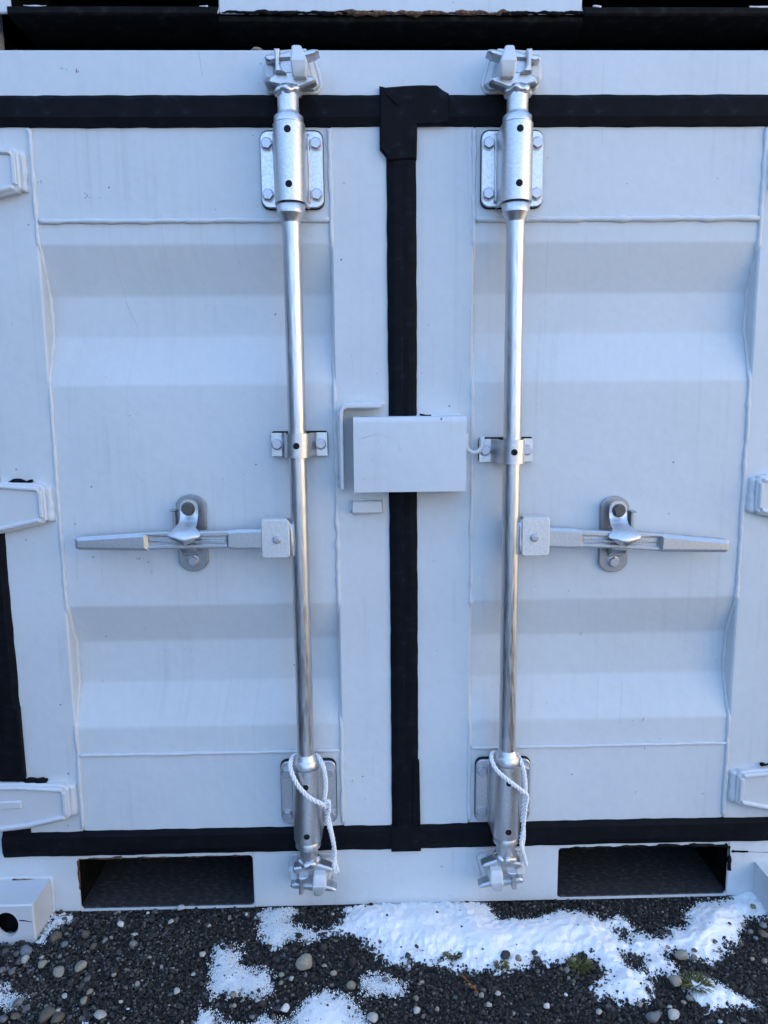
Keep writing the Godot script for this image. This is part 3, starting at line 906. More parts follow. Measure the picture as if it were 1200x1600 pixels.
	sheet(st, g, 0.0032)
	put("latch", st, M.zinc, u)
	bolt(u, Vector3(-0.001, 0.052, 0.0305), 0.0118, true, 0.9)
	X = keep

func rope(path: Array, r: float, turns: float, st: SurfaceTool):
	# three laid strands round a smooth path
	var c := Curve3D.new()
	for i in path.size():
		var a: Vector3 = path[maxi(i - 1, 0)]; var b: Vector3 = path[mini(i + 1, path.size() - 1)]
		c.add_point(path[i], (a - b) / 6.0, (b - a) / 6.0)
	c.bake_interval = 0.002
	var L := c.get_baked_length()
	var n := int(L / 0.0022)
	for s in 3:
		var pts := []
		var nx := Vector3.RIGHT
		for i in n + 1:
			var p := c.sample_baked(L * i / n, true)
			var q := c.sample_baked(minf(L, L * i / n + 0.002), true) - c.sample_baked(maxf(0.0, L * i / n - 0.002), true)
			var t := q.normalized()
			nx = (nx - t * nx.dot(t)).normalized()
			var ny := t.cross(nx)
			var a := TAU * (L * i / n) / (turns * 1.45) + s * TAU / 3.0
			pts.append(p + (nx * cos(a) + ny * sin(a)) * r * 0.58)
		tube(st, pts, r * 0.44, 7)

func make_container() -> Node3D:
	var c := part("shipping_container", self)
	tag(c, "small white steel container with black door seals standing on the gravel", "container", "stacked white containers")
	shell(c)
	sill(c)
	door(c, -1.0); door(c, 1.0)
	gaskets(c, true)
	fork_pocket(c, -1.0, M.dusty); fork_pocket(c, 1.0, M.dusty)
	for s in [-1.0, 1.0]:
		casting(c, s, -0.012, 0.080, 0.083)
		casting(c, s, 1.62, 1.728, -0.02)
		for y in [1.488, 0.878, 0.258]: hinge(c, s, y)
		locking_bar(c, s)
		var x: float = 0.2025 * s
		guide(c, x, 1.423, 1.556, 1.420, 1.5515, 1.0)
		guide(c, x, 0.197 - 0.002 * (s + 1.0), 0.335 - 0.002 * (s + 1.0), 0.189, 0.345, -1.0)
		keeper(c, x, 1.645, -s, 1.0)
		keeper(c, x, 0.101, -s, -1.0)
	saddle(c, -0.2025, 0.988, 0.054, 0.054)
	saddle(c, 0.2025, 0.972, 0.056, 0.049)
	handle(c, -1.0, 0.813, 0.0, 0.003)
	handle(c, 1.0, 0.810, -0.052, -0.008)
	# padlock box welded across the joint, with its guard
	var lb := part("lock_box", c)
	var st := mb()
	var prof := [Vector2(1.040, 0.0), Vector2(1.040, 0.048)]     # (y, z) of the folded sheet
	for k in 7:
		var a := PI / 2 * k / 6.0
		prof.append(Vector2(1.028 + cos(a) * 0.012, 0.048 + sin(a) * 0.012))
	prof.append(Vector2(0.899, 0.060))
	for k in prof.size() - 1:
		var a: Vector2 = prof[k]; var b: Vector2 = prof[k + 1]
		for i in 12:
			var xa := lerpf(-0.097, 0.1145, i / 12.0); var xb := lerpf(-0.097, 0.1145, (i + 1) / 12.0)
			quad(st, Vector3(xa, b.x, b.y), Vector3(xb, b.x, b.y), Vector3(xb, a.x, a.y), Vector3(xa, a.x, a.y), 1)
		var ia := a - Vector2(0.004, 0.004) if k > 0 else Vector2(1.036, 0.0)
		var ib := b - (Vector2(0.004, 0.004) if k < prof.size() - 2 else Vector2(0.0, 0.004))
		quad(st, Vector3(-0.097, ia.x, ia.y), Vector3(-0.097, ib.x, ib.y), Vector3(-0.097, b.x, b.y), Vector3(-0.097, a.x, a.y))
		quad(st, Vector3(-0.097, ia.x, ia.y), Vector3(0.1145, ia.x, ia.y), Vector3(0.1145, ib.x, ib.y), Vector3(-0.097, ib.x, ib.y), 2)
	quad(st, Vector3(-0.097, 0.899, 0.056), Vector3(0.1145, 0.899, 0.056), Vector3(0.1145, 0.899, 0.060), Vector3(-0.097, 0.899, 0.060))
	put("cover", st, M.paint, lb)
	st = mb()
	prism(st, PackedVector2Array([Vector2(0.0, 0.900), Vector2(0.0590, 0.900), Vector2(0.0590, 1.027), Vector2(0.0555, 1.0355), Vector2(0.047, 1.039), Vector2(0.0, 1.039)]), 0.0, 0.004, 0.0005, true)
	var o := put("end_plate", st, M.paint_thick, lb)
	o.transform = Transform3D(Basis(Vector3(0, 0, 1), Vector3(0, 1, 0), Vector3(1, 0, 0)), Vector3(0.1098, 0, 0))
	for q in [[Vector2(-0.082, 1.000), Vector2(-0.05, 1.010), Vector2(-0.02, 1.000), Vector2(-0.010, 0.990), Vector2(-0.010, 0.975)], [Vector2(-0.062, 0.972), Vector2(-0.062, 0.955)], [Vector2(-0.080, 0.932), Vector2(-0.077, 0.922)], [Vector2(-0.05, 0.998), Vector2(-0.043, 0.985)]]:
		var pts := []
		for p in q: pts.append(Vector3(p.x, p.y, 0.0598))
		st = mb()                                       # a run of thick paint on its face
		tube(st, pts, 0.0005, 5)
		put("paint_run", st, M.paint, lb)
	for q in [[0.0, 0.018], [0.03, 0.022]]:
		ragged(c, "torn_sealant", Vector3(q[0], 1.0415, 0.012), Vector3(q[0] + q[1], 1.0405, 0.014), 0.0045, q[0] * 999.0, M.rubber)
	bead("weld_bead", [Vector3(0.02, 1.0405, 0.001), Vector3(0.112, 1.0405, 0.001)], 0.004, 5.0, c)
	st = mb()
	var l := PackedVector2Array([Vector2(-0.1235, 0.902), Vector2(-0.1165, 0.902), Vector2(-0.1165, 1.046), Vector2(-0.1145, 1.0535), Vector2(-0.1080, 1.056), Vector2(-0.044, 1.056), Vector2(-0.042, 1.063), Vector2(-0.107, 1.0635), Vector2(-0.1185, 1.0605), Vector2(-0.1235, 1.049)])
	prism(st, l, 0.0, 0.042, 0.0018)
	put("lock_guard", st, M.paint_thick, c)
	bead("weld_bead", [Vector3(-0.125, 0.905, 0.0), Vector3(-0.125, 1.045, 0.0), Vector3(-0.113, 1.064, 0.0), Vector3(-0.036, 1.064, 0.0)], 0.0035, 3.0, c)
	st = mb()
	box(st, Vector3(-0.1030, 0.8525, 0.0), Vector3(-0.0440, 0.8760, 0.017), 0.0022)
	put("stop_block", st, M.paint_thick, c)
	bead("weld_bead", [Vector3(-0.105, 0.853, 0.0), Vector3(-0.105, 0.878, 0.0), Vector3(-0.042, 0.878, 0.0), Vector3(-0.041, 0.853, 0.0), Vector3(-0.100, 0.8505, 0.0)], 0.0026, 9.0, c)
	st = mb()
	var hk := []
	for p in [[0.1175, 1.006], [0.1175, 0.992], [0.1180, 0.982], [0.1215, 0.9745], [0.128, 0.9705], [0.1355, 0.970], [0.1425, 0.973], [0.1470, 0.979], [0.1485, 0.988], [0.1485, 1.000]]: hk.append(Vector3(p[0], p[1], 0.032))
	tube(st, hk, 0.0042, 10)
	put("hook", st, M.paint_thick, c)
	# rusted and torn edges of the fork pocket openings
	ragged(c, "rusted_edge", Vector3(-0.690, 0.1205, -0.002), Vector3(-0.600, 0.1225, -0.001), 0.0042, 1.0, M.rust)
	ragged(c, "rusted_edge", Vector3(-0.600, 0.1220, -0.002), Vector3(-0.34, 0.1215, -0.002), 0.0026, 40.0, M.rust)
	ragged(c, "rusted_edge", Vector3(-0.6935, 0.118, -0.002), Vector3(-0.6935, 0.05, -0.002), 0.0032, 90.0, M.rust)
	ragged(c, "rusted_edge", Vector3(0.35, 0.1215, -0.001), Vector3(0.56, 0.1225, -0.001), 0.004, 150.0, M.tar_shade)
	ragged(c, "rusted_edge", Vector3(0.54, 0.1235, -0.001), Vector3(0.69, 0.120, -0.001), 0.0055, 190.0, M.tar_shade)
	ragged(c, "rusted_edge", Vector3(0.6945, 0.118, -0.001), Vector3(0.698, 0.062, -0.001), 0.0055, 230.0, M.tar_shade)
	ragged(c, "cracked_paint", Vector3(0.700, 0.106, 0.0), Vector3(0.735, 0.104, 0.0), 0.0030, 260.0, M.tar_shade)
	ragged(c, "cracked_paint", Vector3(0.735, 0.1035, 0.0), Vector3(0.84, 0.098, 0.0), 0.0009, 290.0, M.rust)
	ragged(c, "cracked_paint", Vector3(-0.782, 0.047, 0.083), Vector3(-0.756, 0.042, 0.083), 0.0014, 320.0, M.tar_shade)
	ragged(c, "rusted_edge", Vector3(-0.90, 0.081, 0.003), Vector3(-0.775, 0.081, 0.003), 0.0035, 350.0, M.rust)
	bead("weld_bead", [Vector3(-0.90, 0.083, 0.001), Vector3(-0.751, 0.083, 0.001), Vector3(-0.749, 0.0, 0.001)], 0.0048, 12.0, c)
	return c

func make_upper(y: float) -> Node3D:
	var c := part("shipping_container", self)
	c.position = Vector3(0, y, 0)
	tag(c, "second white container with underside blackened for tar and gap shade, stacked on top of the other", "container", "stacked white containers")
	X = Transform3D.IDENTITY
	shell(c); sill(c)
	door(c, -1.0, false); door(c, 1.0, false)
	gaskets(c, false)
	fork_pocket(c, -1.0, M.tar_shade); fork_pocket(c, 1.0, M.tar_shade)
	for s in [-1.0, 1.0]:
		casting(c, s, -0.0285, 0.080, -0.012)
		for h in [1.488, 0.878, 0.258]: hinge(c, s, h, false)
		var st := mb()                                   # the pocket's floor plate carried out to the front, tarred
		prism(st, PackedVector2Array([Vector2(s * 0.330, -0.004), Vector2(s * 0.70, -0.004), Vector2(s * 0.70, 0.0105), Vector2(s * 0.326, 0.0105)]), -0.10, 0.003, 0.003, true)
		put("pocket_lip", st, M.tar_shade, c)
		ragged(c, "paint_chip", Vector3(s * 0.345, 0.0105, 0.0015), Vector3(s * 0.36, 0.0105, 0.0015), 0.002, s * 77.0, M.paint_thick)
		ragged(c, "paint_chip", Vector3(s * 0.63, 0.0105, 0.0015), Vector3(s * 0.67, 0.0105, 0.0015), 0.002, s * 97.0, M.paint_thick)
	for k in 13:                                         # black cross members, added to stop light leaking through the gap
		var st := mb()
		box(st, Vector3(-0.87, -0.060, -0.20 - k * 0.135), Vector3(0.87, -0.002, -0.13 - k * 0.135), 0.003)
		put("added_cross_member", st, M.tar_shade, c)
	ragged(c, "rusted_edge", Vector3(-0.32, 0.001, 0.0), Vector3(-0.05, 0.0005, 0.0), 0.0042, 12.0, M.tar_shade)
	ragged(c, "rusted_edge", Vector3(-0.12, 0.0005, 0.0), Vector3(0.20, 0.0005, 0.0), 0.0050, 52.0, M.rust)
	ragged(c, "rusted_edge", Vector3(0.18, 0.0005, 0.0), Vector3(0.33, 0.001, 0.0), 0.0042, 92.0, M.tar_shade)
	var st2 := mb()                                      # bottom face of the sill, tar black deepened by the gap's shade
	box(st2, Vector3(-0.33, -0.012, -0.10), Vector3(0.33, -0.0003, -0.006), 0.002)
	put("sill_underside", st2, M.tar_shade, c)
	return c

# ---------------------------------------------------------------- ground
func stone_mesh(seed_: int, flat: float, sub := 1) -> ArrayMesh:
	var r := RandomNumberGenerator.new(); r.seed = seed_
	var t := (1.0 + sqrt(5.0)) / 2.0
	var v := [Vector3(-1, t, 0), Vector3(1, t, 0), Vector3(-1, -t, 0), Vector3(1, -t, 0), Vector3(0, -1, t), Vector3(0, 1, t), Vector3(0, -1, -t), Vector3(0, 1, -t), Vector3(t, 0, -1), Vector3(t, 0, 1), Vector3(-t, 0, -1), Vector3(-t, 0, 1)]
	var f := [[0, 11, 5], [0, 5, 1], [0, 1, 7], [0, 7, 10], [0, 10, 11], [1, 5, 9], [5, 11, 4], [11, 10, 2], [10, 7, 6], [7, 1, 8], [3, 9, 4], [3, 4, 2], [3, 2, 6], [3, 6, 8], [3, 8, 9], [4, 9, 5], [2, 4, 11], [6, 2, 10], [8, 6, 7], [9, 8, 1]]
	for k in sub:
		var nf := []
		var mid := {}
		for q in f:
			var m := []
			for e in [[q[0], q[1]], [q[1], q[2]], [q[2], q[0]]]:
				var key := "%d_%d" % [mini(e[0], e[1]), maxi(e[0], e[1])]
				if not mid.has(key):
					mid[key] = v.size()
					v.append((v[e[0]].normalized() + v[e[1]].normalized()))
				m.append(mid[key])
			nf.append([q[0], m[0], m[2]]); nf.append([q[1], m[1], m[0]]); nf.append([q[2], m[2], m[1]]); nf.append([m[0], m[1], m[2]])
		f = nf
	var st := SurfaceTool.new(); st.begin(Mesh.PRIMITIVE_TRIANGLES)
	var planes := []
	for k in 9:
		planes.append([Vector3(r.randf_range(-1, 1), r.randf_range(-1, 1), r.randf_range(-1, 1)).normalized(), r.randf_range(0.62, 0.92)])
	var w := []
	for p in v:
		var q: Vector3 = p.normalized()
		q *= 1.0 + 0.22 * wob.get_noise_3d(q.x * 30.0 + seed_ * 17.0, q.y * 30.0, q.z * 30.0)
		for pl in planes:
			var d: float = q.dot(pl[0]) - pl[1]
			if d > 0.0: q -= pl[0] * d * 0.85
		w.append(Vector3(q.x, q.y * flat, q.z))
	for q in f:
		st.set_smooth_group(1 if sub > 1 else -1)
		for i in [q[0], q[2], q[1]]:
			st.set_uv(Vector2(w[i].x, w[i].z)); st.add_vertex(w[i])
	st.generate_normals()
	return st.commit()

func gravel(called: String, label: String, count: int, area: Rect2, smin: float, smax: float, seed_: int, y: float, big: float):
	var r := RandomNumberGenerator.new(); r.seed = seed_
	for variant in 3:
		var mm := MultiMesh.new()
		mm.transform_format = MultiMesh.TRANSFORM_3D
		mm.use_colors = true
		mm.mesh = stone_mesh(500 + seed_ + variant, [0.75, 0.6, 0.85][variant], 0 if variant < 2 else 1)
		var n := count / 3
		mm.instance_count = n
		for i in n:
			var p := Vector3(r.randf_range(area.position.x, area.end.x), y, r.randf_range(area.position.y, area.end.y))
			var s := smin + (smax - smin) * pow(r.randf(), 2.6)
			# coarser by the corner casting
			var left := clampf((-0.35 - p.x) / 0.4, 0.0, 1.0)
			if r.randf() < big * (0.3 + left): s *= r.randf_range(1.4, 2.3)
			var b := Basis(Vector3(r.randf_range(-1, 1), r.randf_range(-1, 1), r.randf_range(-1, 1)).normalized(), r.randf() * TAU)
			b = b * Basis.from_scale(Vector3(s * r.randf_range(0.8, 1.25), s * r.randf_range(0.7, 1.0), s * r.randf_range(0.8, 1.1)))
			p.y += r.randf_range(-0.3, 0.55) * s + (r.randf_range(0.0, 0.004) if r.randf() < 0.2 else 0.0)
			mm.set_instance_transform(i, Transform3D(b, p))
			var v := 0.018 + 0.045 * r.randf() * r.randf()
			var c := Color(v, v * 0.88, v * 0.75)
			var k := r.randf()
			if k < 0.018 + 0.05 * left:
				v = r.randf_range(0.16, 0.34); c = Color(v, v * 0.94, v * 0.82)
			elif k < 0.13 + 0.2 * left:
				v = r.randf_range(0.07, 0.14); c = Color(v, v * 0.95, v * 0.86)
			mm.set_instance_color(i, c)
		var o := MultiMeshInstance3D.new()
		o.multimesh = mm
		o.material_override = M.gravel
		o.name = numbered(called)
		add_child(o, true)
		tag(o, label, "gravel", "gravel of the yard", "stuff")

func poly_sd(p: Vector2, poly: PackedVector2Array) -> float:   # > 0 inside
	var d := INF
	var n := poly.size()
	for i in n:
		d = minf(d, p.distance_squared_to(Geometry2D.get_closest_point_to_segment(p, poly[i], poly[(i + 1) % n])))
	d = sqrt(d)
	return d if Geometry2D.is_point_in_polygon(p, poly) else -d

func to_ground(px: Array) -> PackedVector2Array:
	var out := PackedVector2Array()
	for i in range(0, px.size(), 2):
		var g := on_ground(px[i], px[i + 1], 0.0)
		out.append(Vector2(g.x, g.z))
	return out

func snow_patch(label: String, px: Array, holes: Array, thick: float, seed_: int):
	var poly := to_ground(px)
	var hp := []
	for h in holes: hp.append(to_ground(h))
	var lo := poly[0]; var hi := poly[0]
	for p in poly:
		lo = lo.min(p); hi = hi.max(p)
	lo -= Vector2(0.05, 0.05); hi += Vector2(0.05, 0.05)
	lo.y = maxf(lo.y, -0.004)
	var step := 0.005
	var nx := int((hi.x - lo.x) / step) + 1
	var nz := int((hi.y - lo.y) / step) + 1
	var big := noise(9.0, seed_, 3)
	var edge := noise(55.0, seed_ + 1, 3)
	var hgt := []
	for j in nz + 1:
		var row := PackedFloat32Array()
		for i in nx + 1:
			var p := lo + Vector2(i, j) * step
			var sd := poly_sd(p, poly)
			for h in hp: sd = minf(sd, -poly_sd(p, h))
			var f := sd + 0.012 * big.get_noise_2d(p.x, p.y) + 0.014 * edge.get_noise_2d(p.x, p.y)
			var t := clampf((f + 0.010) / 0.085, 0.0, 1.0)
			t = t * (1.7 - 0.7 * t)
			row.append(-0.009 + t * (thick + 0.009) * (1.0 + 0.25 * big.get_noise_2d(p.x + 7.0, p.y)) + 0.0014 * edge.get_noise_2d(p.x + 3.0, p.y))
		hgt.append(row)
	var st := mb()
	for j in nz:
		for i in nx:
			var q := [hgt[j][i], hgt[j][i + 1], hgt[j + 1][i + 1], hgt[j + 1][i]]
			if maxf(maxf(q[0], q[1]), maxf(q[2], q[3])) < -0.0035: continue
			var a := lo + Vector2(i, j) * step
			quad(st, Vector3(a.x, q[3], a.y + step), Vector3(a.x + step, q[2], a.y + step), Vector3(a.x + step, q[1], a.y), Vector3(a.x, q[0], a.y), 1)
	var o := put("snow_patch", st, M.snow)
	tag(o, label, "snow", "snow lying on the gravel", "stuff")
	var r := RandomNumberGenerator.new(); r.seed = seed_ + 9
	# grit and melted-through stones on the snow, thicker towards its edges
	var gs := []
	for k in 9000:
		var p := Vector2(r.randf_range(lo.x, hi.x), r.randf_range(maxf(lo.y, 0.004), hi.y))
		var h: float = hgt[int((p.y - lo.y) / step)][int((p.x - lo.x) / step)]
		if h > 0.001 and r.randf() < (0.07 if h < 0.006 else 0.010):
			gs.append(Vector3(p.x, h, p.y))
	if gs.size() > 3:
		var mg := MultiMesh.new()
		mg.transform_format = MultiMesh.TRANSFORM_3D
		mg.use_colors = true
		mg.mesh = stone_mesh(78, 0.7, 0)
		mg.instance_count = gs.size()
		for i in gs.size():
			var s := 0.0009 + 0.0026 * pow(r.randf(), 2.5)
			mg.set_instance_transform(i, Transform3D(Basis(Vector3(r.randf(), r.randf(), 0.3).normalized(), r.randf() * 6.0) * Basis.from_scale(Vector3(s, s, s)), gs[i]))
			var v := 0.02 + 0.05 * r.randf()
			mg.set_instance_color(i, Color(v, v * 0.88, v * 0.75))
		var gg := MultiMeshInstance3D.new()
		gg.multimesh = mg; gg.material_override = M.gravel
		gg.name = "grit"
		tag(gg, "", "", "", "stuff")
		o.add_child(gg, true)
	# loose grains along the thin edges
	var xs := []
	for k in 42000:
		var p := Vector2(r.randf_range(lo.x, hi.x), r.randf_range(maxf(lo.y, 0.004), hi.y))
		var i := int((p.x - lo.x) / step); var j := int((p.y - lo.y) / step)
		var h: float = hgt[j][i]
		if h > -0.0065 and h < 0.004 and r.randf() < (h + 0.0065) / 0.007:
			xs.append(Vector3(p.x, maxf(h, -0.001) + r.randf_range(0.001, 0.004), p.y))
	if xs.size() > 5:
		var mm := MultiMesh.new()
		mm.transform_format = MultiMesh.TRANSFORM_3D
		mm.mesh = stone_mesh(77, 0.8, 0)
		mm.instance_count = xs.size()
		for i in xs.size():
			var s := r.randf_range(0.0004, 0.0013)
			mm.set_instance_transform(i, Transform3D(Basis(Vector3(r.randf(), r.randf(), 0.3).normalized(), r.randf() * 6.0) * Basis.from_scale(Vector3(s, s, s)), xs[i]))
		var g := MultiMeshInstance3D.new()
		g.multimesh = mm; g.material_override = M.snow
		g.name = "snow_grains"
		tag(g, "", "", "", "stuff")
		o.add_child(g, true)

const STONE_TONES := {
	"t": [Color(0.30, 0.27, 0.21), "tan"], "l": [Color(0.44, 0.43, 0.38), "pale grey"], "w": [Color(0.62, 0.61, 0.57), "whitish"],
	"g": [Color(0.17, 0.17, 0.165), "mid grey"], "d": [Color(0.05, 0.05, 0.05), "dark"], "b": [Color(0.12, 0.10, 0.075), "brown"], "u": [Color(0.17, 0.19, 0.22), "bluish grey"], "o": [Color(0.22, 0.21, 0.15), "olive"]}
const STONES := [[126,1512,20,"t"],[92,1520,18,"t"],[86,1466,20,"b"],[101,1477,14,"g"],[41,1488,20,"u"],[40,1500,14,"l"],[66,1508,16,"t"],[65,1497,8,"l"],[210,1461,11,"l"],[267,1441,11,"l"],[283,1420,16,"w"],[231,1427,6,"w"],[189,1445,13,"w"],[140,1551,11,"t"],[131,1565,12,"t"],[157,1588,19,"l"],[72,1589,25,"b"],[90,1593,20,"b"],[90,1581,8,"l"],[29,1569,16,"g"],[24,1589,15,"b"],[276,1550,12,"l"],[200,1577,6,"w"],[178,1524,8,"t"],[146,1480,12,"b"],[134,1461,14,"b"],[4,1517,12,"g"],[19,1519,14,"g"],[5,1594,14,"g"],[101,1557,8,"l"],[189,1566,7,"l"],[104,1460,8,"g"],
	[475,1507,27,"t"],[549,1542,15,"o"],[582,1592,18,"l"],[446,1577,15,"w"],[434,1578,13,"d"],[364,1554,12,"o"],[440,1524,9,"t"],[439,1537,8,"o"],[455,1530,8,"l"],[507,1510,10,"t"],[521,1522,11,"t"],[524,1471,9,"b"],[317,1492,11,"l"],[360,1480,10,"b"],[385,1429,6,"w"],[520,1429,7,"l"],[302,1523,8,"l"],[402,1564,7,"l"],[379,1564,7,"t"],[366,1572,7,"t"],[394,1590,9,"g"],[427,1589,7,"b"],[457,1556,7,"b"],[327,1447,7,"l"],
	[741,1447,13,"g"],[651,1479,8,"d"],[637,1494,11,"d"],[639,1504,9,"g"],[636,1516,7,"g"],[602,1532,11,"g"],[659,1535,8,"t"],[650,1561,9,"o"],[651,1579,10,"l"],[683,1578,8,"t"],[789,1495,18,"d"],[810,1497,11,"t"],[686,1502,7,"g"],[752,1556,9,"t"],[755,1548,9,"b"],[778,1553,8,"l"],[764,1571,9,"l"],[884,1555,7,"w"],[854,1573,9,"w"],[895,1501,12,"o"],[886,1517,10,"g"],[877,1515,8,"b"],[861,1475,9,"b"],[835,1490,11,"d"],[837,1499,9,"d"],
	[1064,1495,19,"t"],[1055,1536,20,"t"],[1077,1561,13,"g"],[1068,1567,8,"t"],[1052,1587,16,"l"],[1027,1587,11,"u"],[1019,1592,18,"g"],[1000,1571,8,"t"],[936,1582,10,"l"],[1177,1417,11,"o"],[1035,1458,11,"d"],[1046,1457,8,"d"],[1192,1447,14,"u"],[1192,1461,16,"b"],[1172,1457,10,"g"],[1181,1467,9,"u"],[1117,1472,9,"b"],[1084,1497,11,"g"],[1085,1486,10,"b"],[1044,1480,8,"t"],[1161,1446,9,"t"],[1195,1503,10,"t"],[1175,1499,7,"t"],[1125,1597,7,"w"],[912,1426,10,"g"],[1046,1574,7,"l"],[1161,1595,8,"g"],[1140,1443,6,"d"],[1157,1476,9,"b"]]

func stones():
	var mats := {}
	for k in STONE_TONES:
		var m := mat(STONE_TONES[k][0], 0.8)
		m.albedo_texture = ntex(0.05, 300 + k.unicode_at(0), [[0.2, grey(0.65)], [0.5, grey(0.95)], [0.8, grey(1.0)]], 128, 4)
		m.uv1_triplanar = true; m.uv1_scale = Vector3(0.5, 0.5, 0.5)
		mats[k] = m
	var meshes := []
	for k in 7: meshes.append(stone_mesh(900 + k * 3, [0.6, 0.5, 0.7, 0.55, 0.8, 0.62, 0.45][k], 2))
	for q in [[-0.262, 0.012, "t", "pale tan pebble lodged on the ledge between the stacked containers"], [-0.105, 0.005, "l", "tiny pale pebble on the ledge between the stacked containers"]]:
		var e := MeshInstance3D.new()
		e.mesh = meshes[1]; e.material_override = mats[q[2]]
		e.name = numbered("stone")
		add_child(e, true)
		e.position = Vector3(q[0], 1.697 + q[1] * 0.32, -0.016)
		e.scale = Vector3(q[1], q[1] * 0.9, q[1])
		tag(e, q[3], "stone")
	var on_snow := [741, 1177, 651, 1140, 364, 810, 1044]
	var i := 0
	for s in STONES:
		var o := MeshInstance3D.new()
		o.mesh = meshes[i % 7]
		o.material_override = mats[s[3]]
		o.name = numbered("stone")
		add_child(o, true)
		var snowy: bool = s[0] in on_snow
		var p := on_ground(s[0], s[1], 0.012 if snowy else 0.004)
		var sz: float = s[2] * 0.00061
		o.position = p + Vector3(0, sz * (0.28 if not snowy else 0.1), 0)
		o.rotation = Vector3(rng.randf_range(-0.35, 0.35), rng.randf() * TAU, rng.randf_range(-0.35, 0.35))
		o.scale = Vector3(sz * 1.08, sz, sz * 0.95)
		var size := "large" if s[2] >= 15 else ("medium" if s[2] >= 10 else "small")
		var where := "lying on the snow" if snowy else ""
		if not snowy:
			if s[0] < 150 and s[1] < 1530: where = "in coarse gravel beside the corner casting"
			elif s[0] < 340 and s[1] < 1470: where = "in front of the bare-floored black fork pocket"
			elif s[0] < 340: where = "in the dark gravel away from the snow"
			elif s[0] < 600: where = "between the small square snow patches"
			elif s[0] < 920 and s[1] < 1530: where = "at the ragged edge of the long snow patch"
			elif s[0] < 960: where = "in the gravel below the dry orange leaf"
			elif s[0] < 1130: where = "around the grass tuft by the snow tongue"
			else: where = "in gravel beyond the snow by the dusty fork pocket"
		tag(o, "%s %s %s stone %s" % [size, ["rounded", "flat", "chunky", "oval", "knobbly", "smooth", "thin"][i % 7], STONE_TONES[s[3]][1], where], "stone", "loose stones on the gravel")
		i += 1

func tuft(px: float, py: float, w: float, count: int, label: String, grass: bool):
	var p := on_ground(px, py, 0.006)
	var st := mb()
	var r := RandomNumberGenerator.new(); r.seed = int(px)
	for k in count:
		var a := r.randf() * TAU
		var d := sqrt(r.randf()) * w
		var b := Vector3(cos(a) * d, -0.004, sin(a) * d * 0.7)
		var L := r.randf_range(0.006, 0.012) * (1.9 if grass else 0.8)
		var dir := Vector3(cos(a) * 0.9 + r.randf_range(-0.5, 0.5), r.randf_range(0.3, 1.0), sin(a) * 0.9 + r.randf_range(-0.5, 0.5)).normalized()
		var side := dir.cross(Vector3(r.randf_range(-1, 1), 0.3, r.randf_range(-1, 1))).normalized() * (0.0009 if grass else 0.0013)
		var m := b + dir * L * 0.55
		var e := b + dir * L + Vector3(dir.x, -0.8, dir.z) * L * 0.25
		var v := r.randf()
		var c := Color(0.07, 0.085, 0.022).lerp(Color(0.22, 0.19, 0.07), v * v)
		st.set_color(c)
		X = Transform3D(Basis.IDENTITY, Vector3.ZERO)
		tri(st, b - side, b + side, m + side); tri(st, b - side, m + side, m - side); tri(st, m - side, m + side, e)
	var o := put("moss_tuft" if not grass else "grass_tuft", st, M.gravel)
	o.position = p
	tag(o, label, "grass" if grass else "moss")

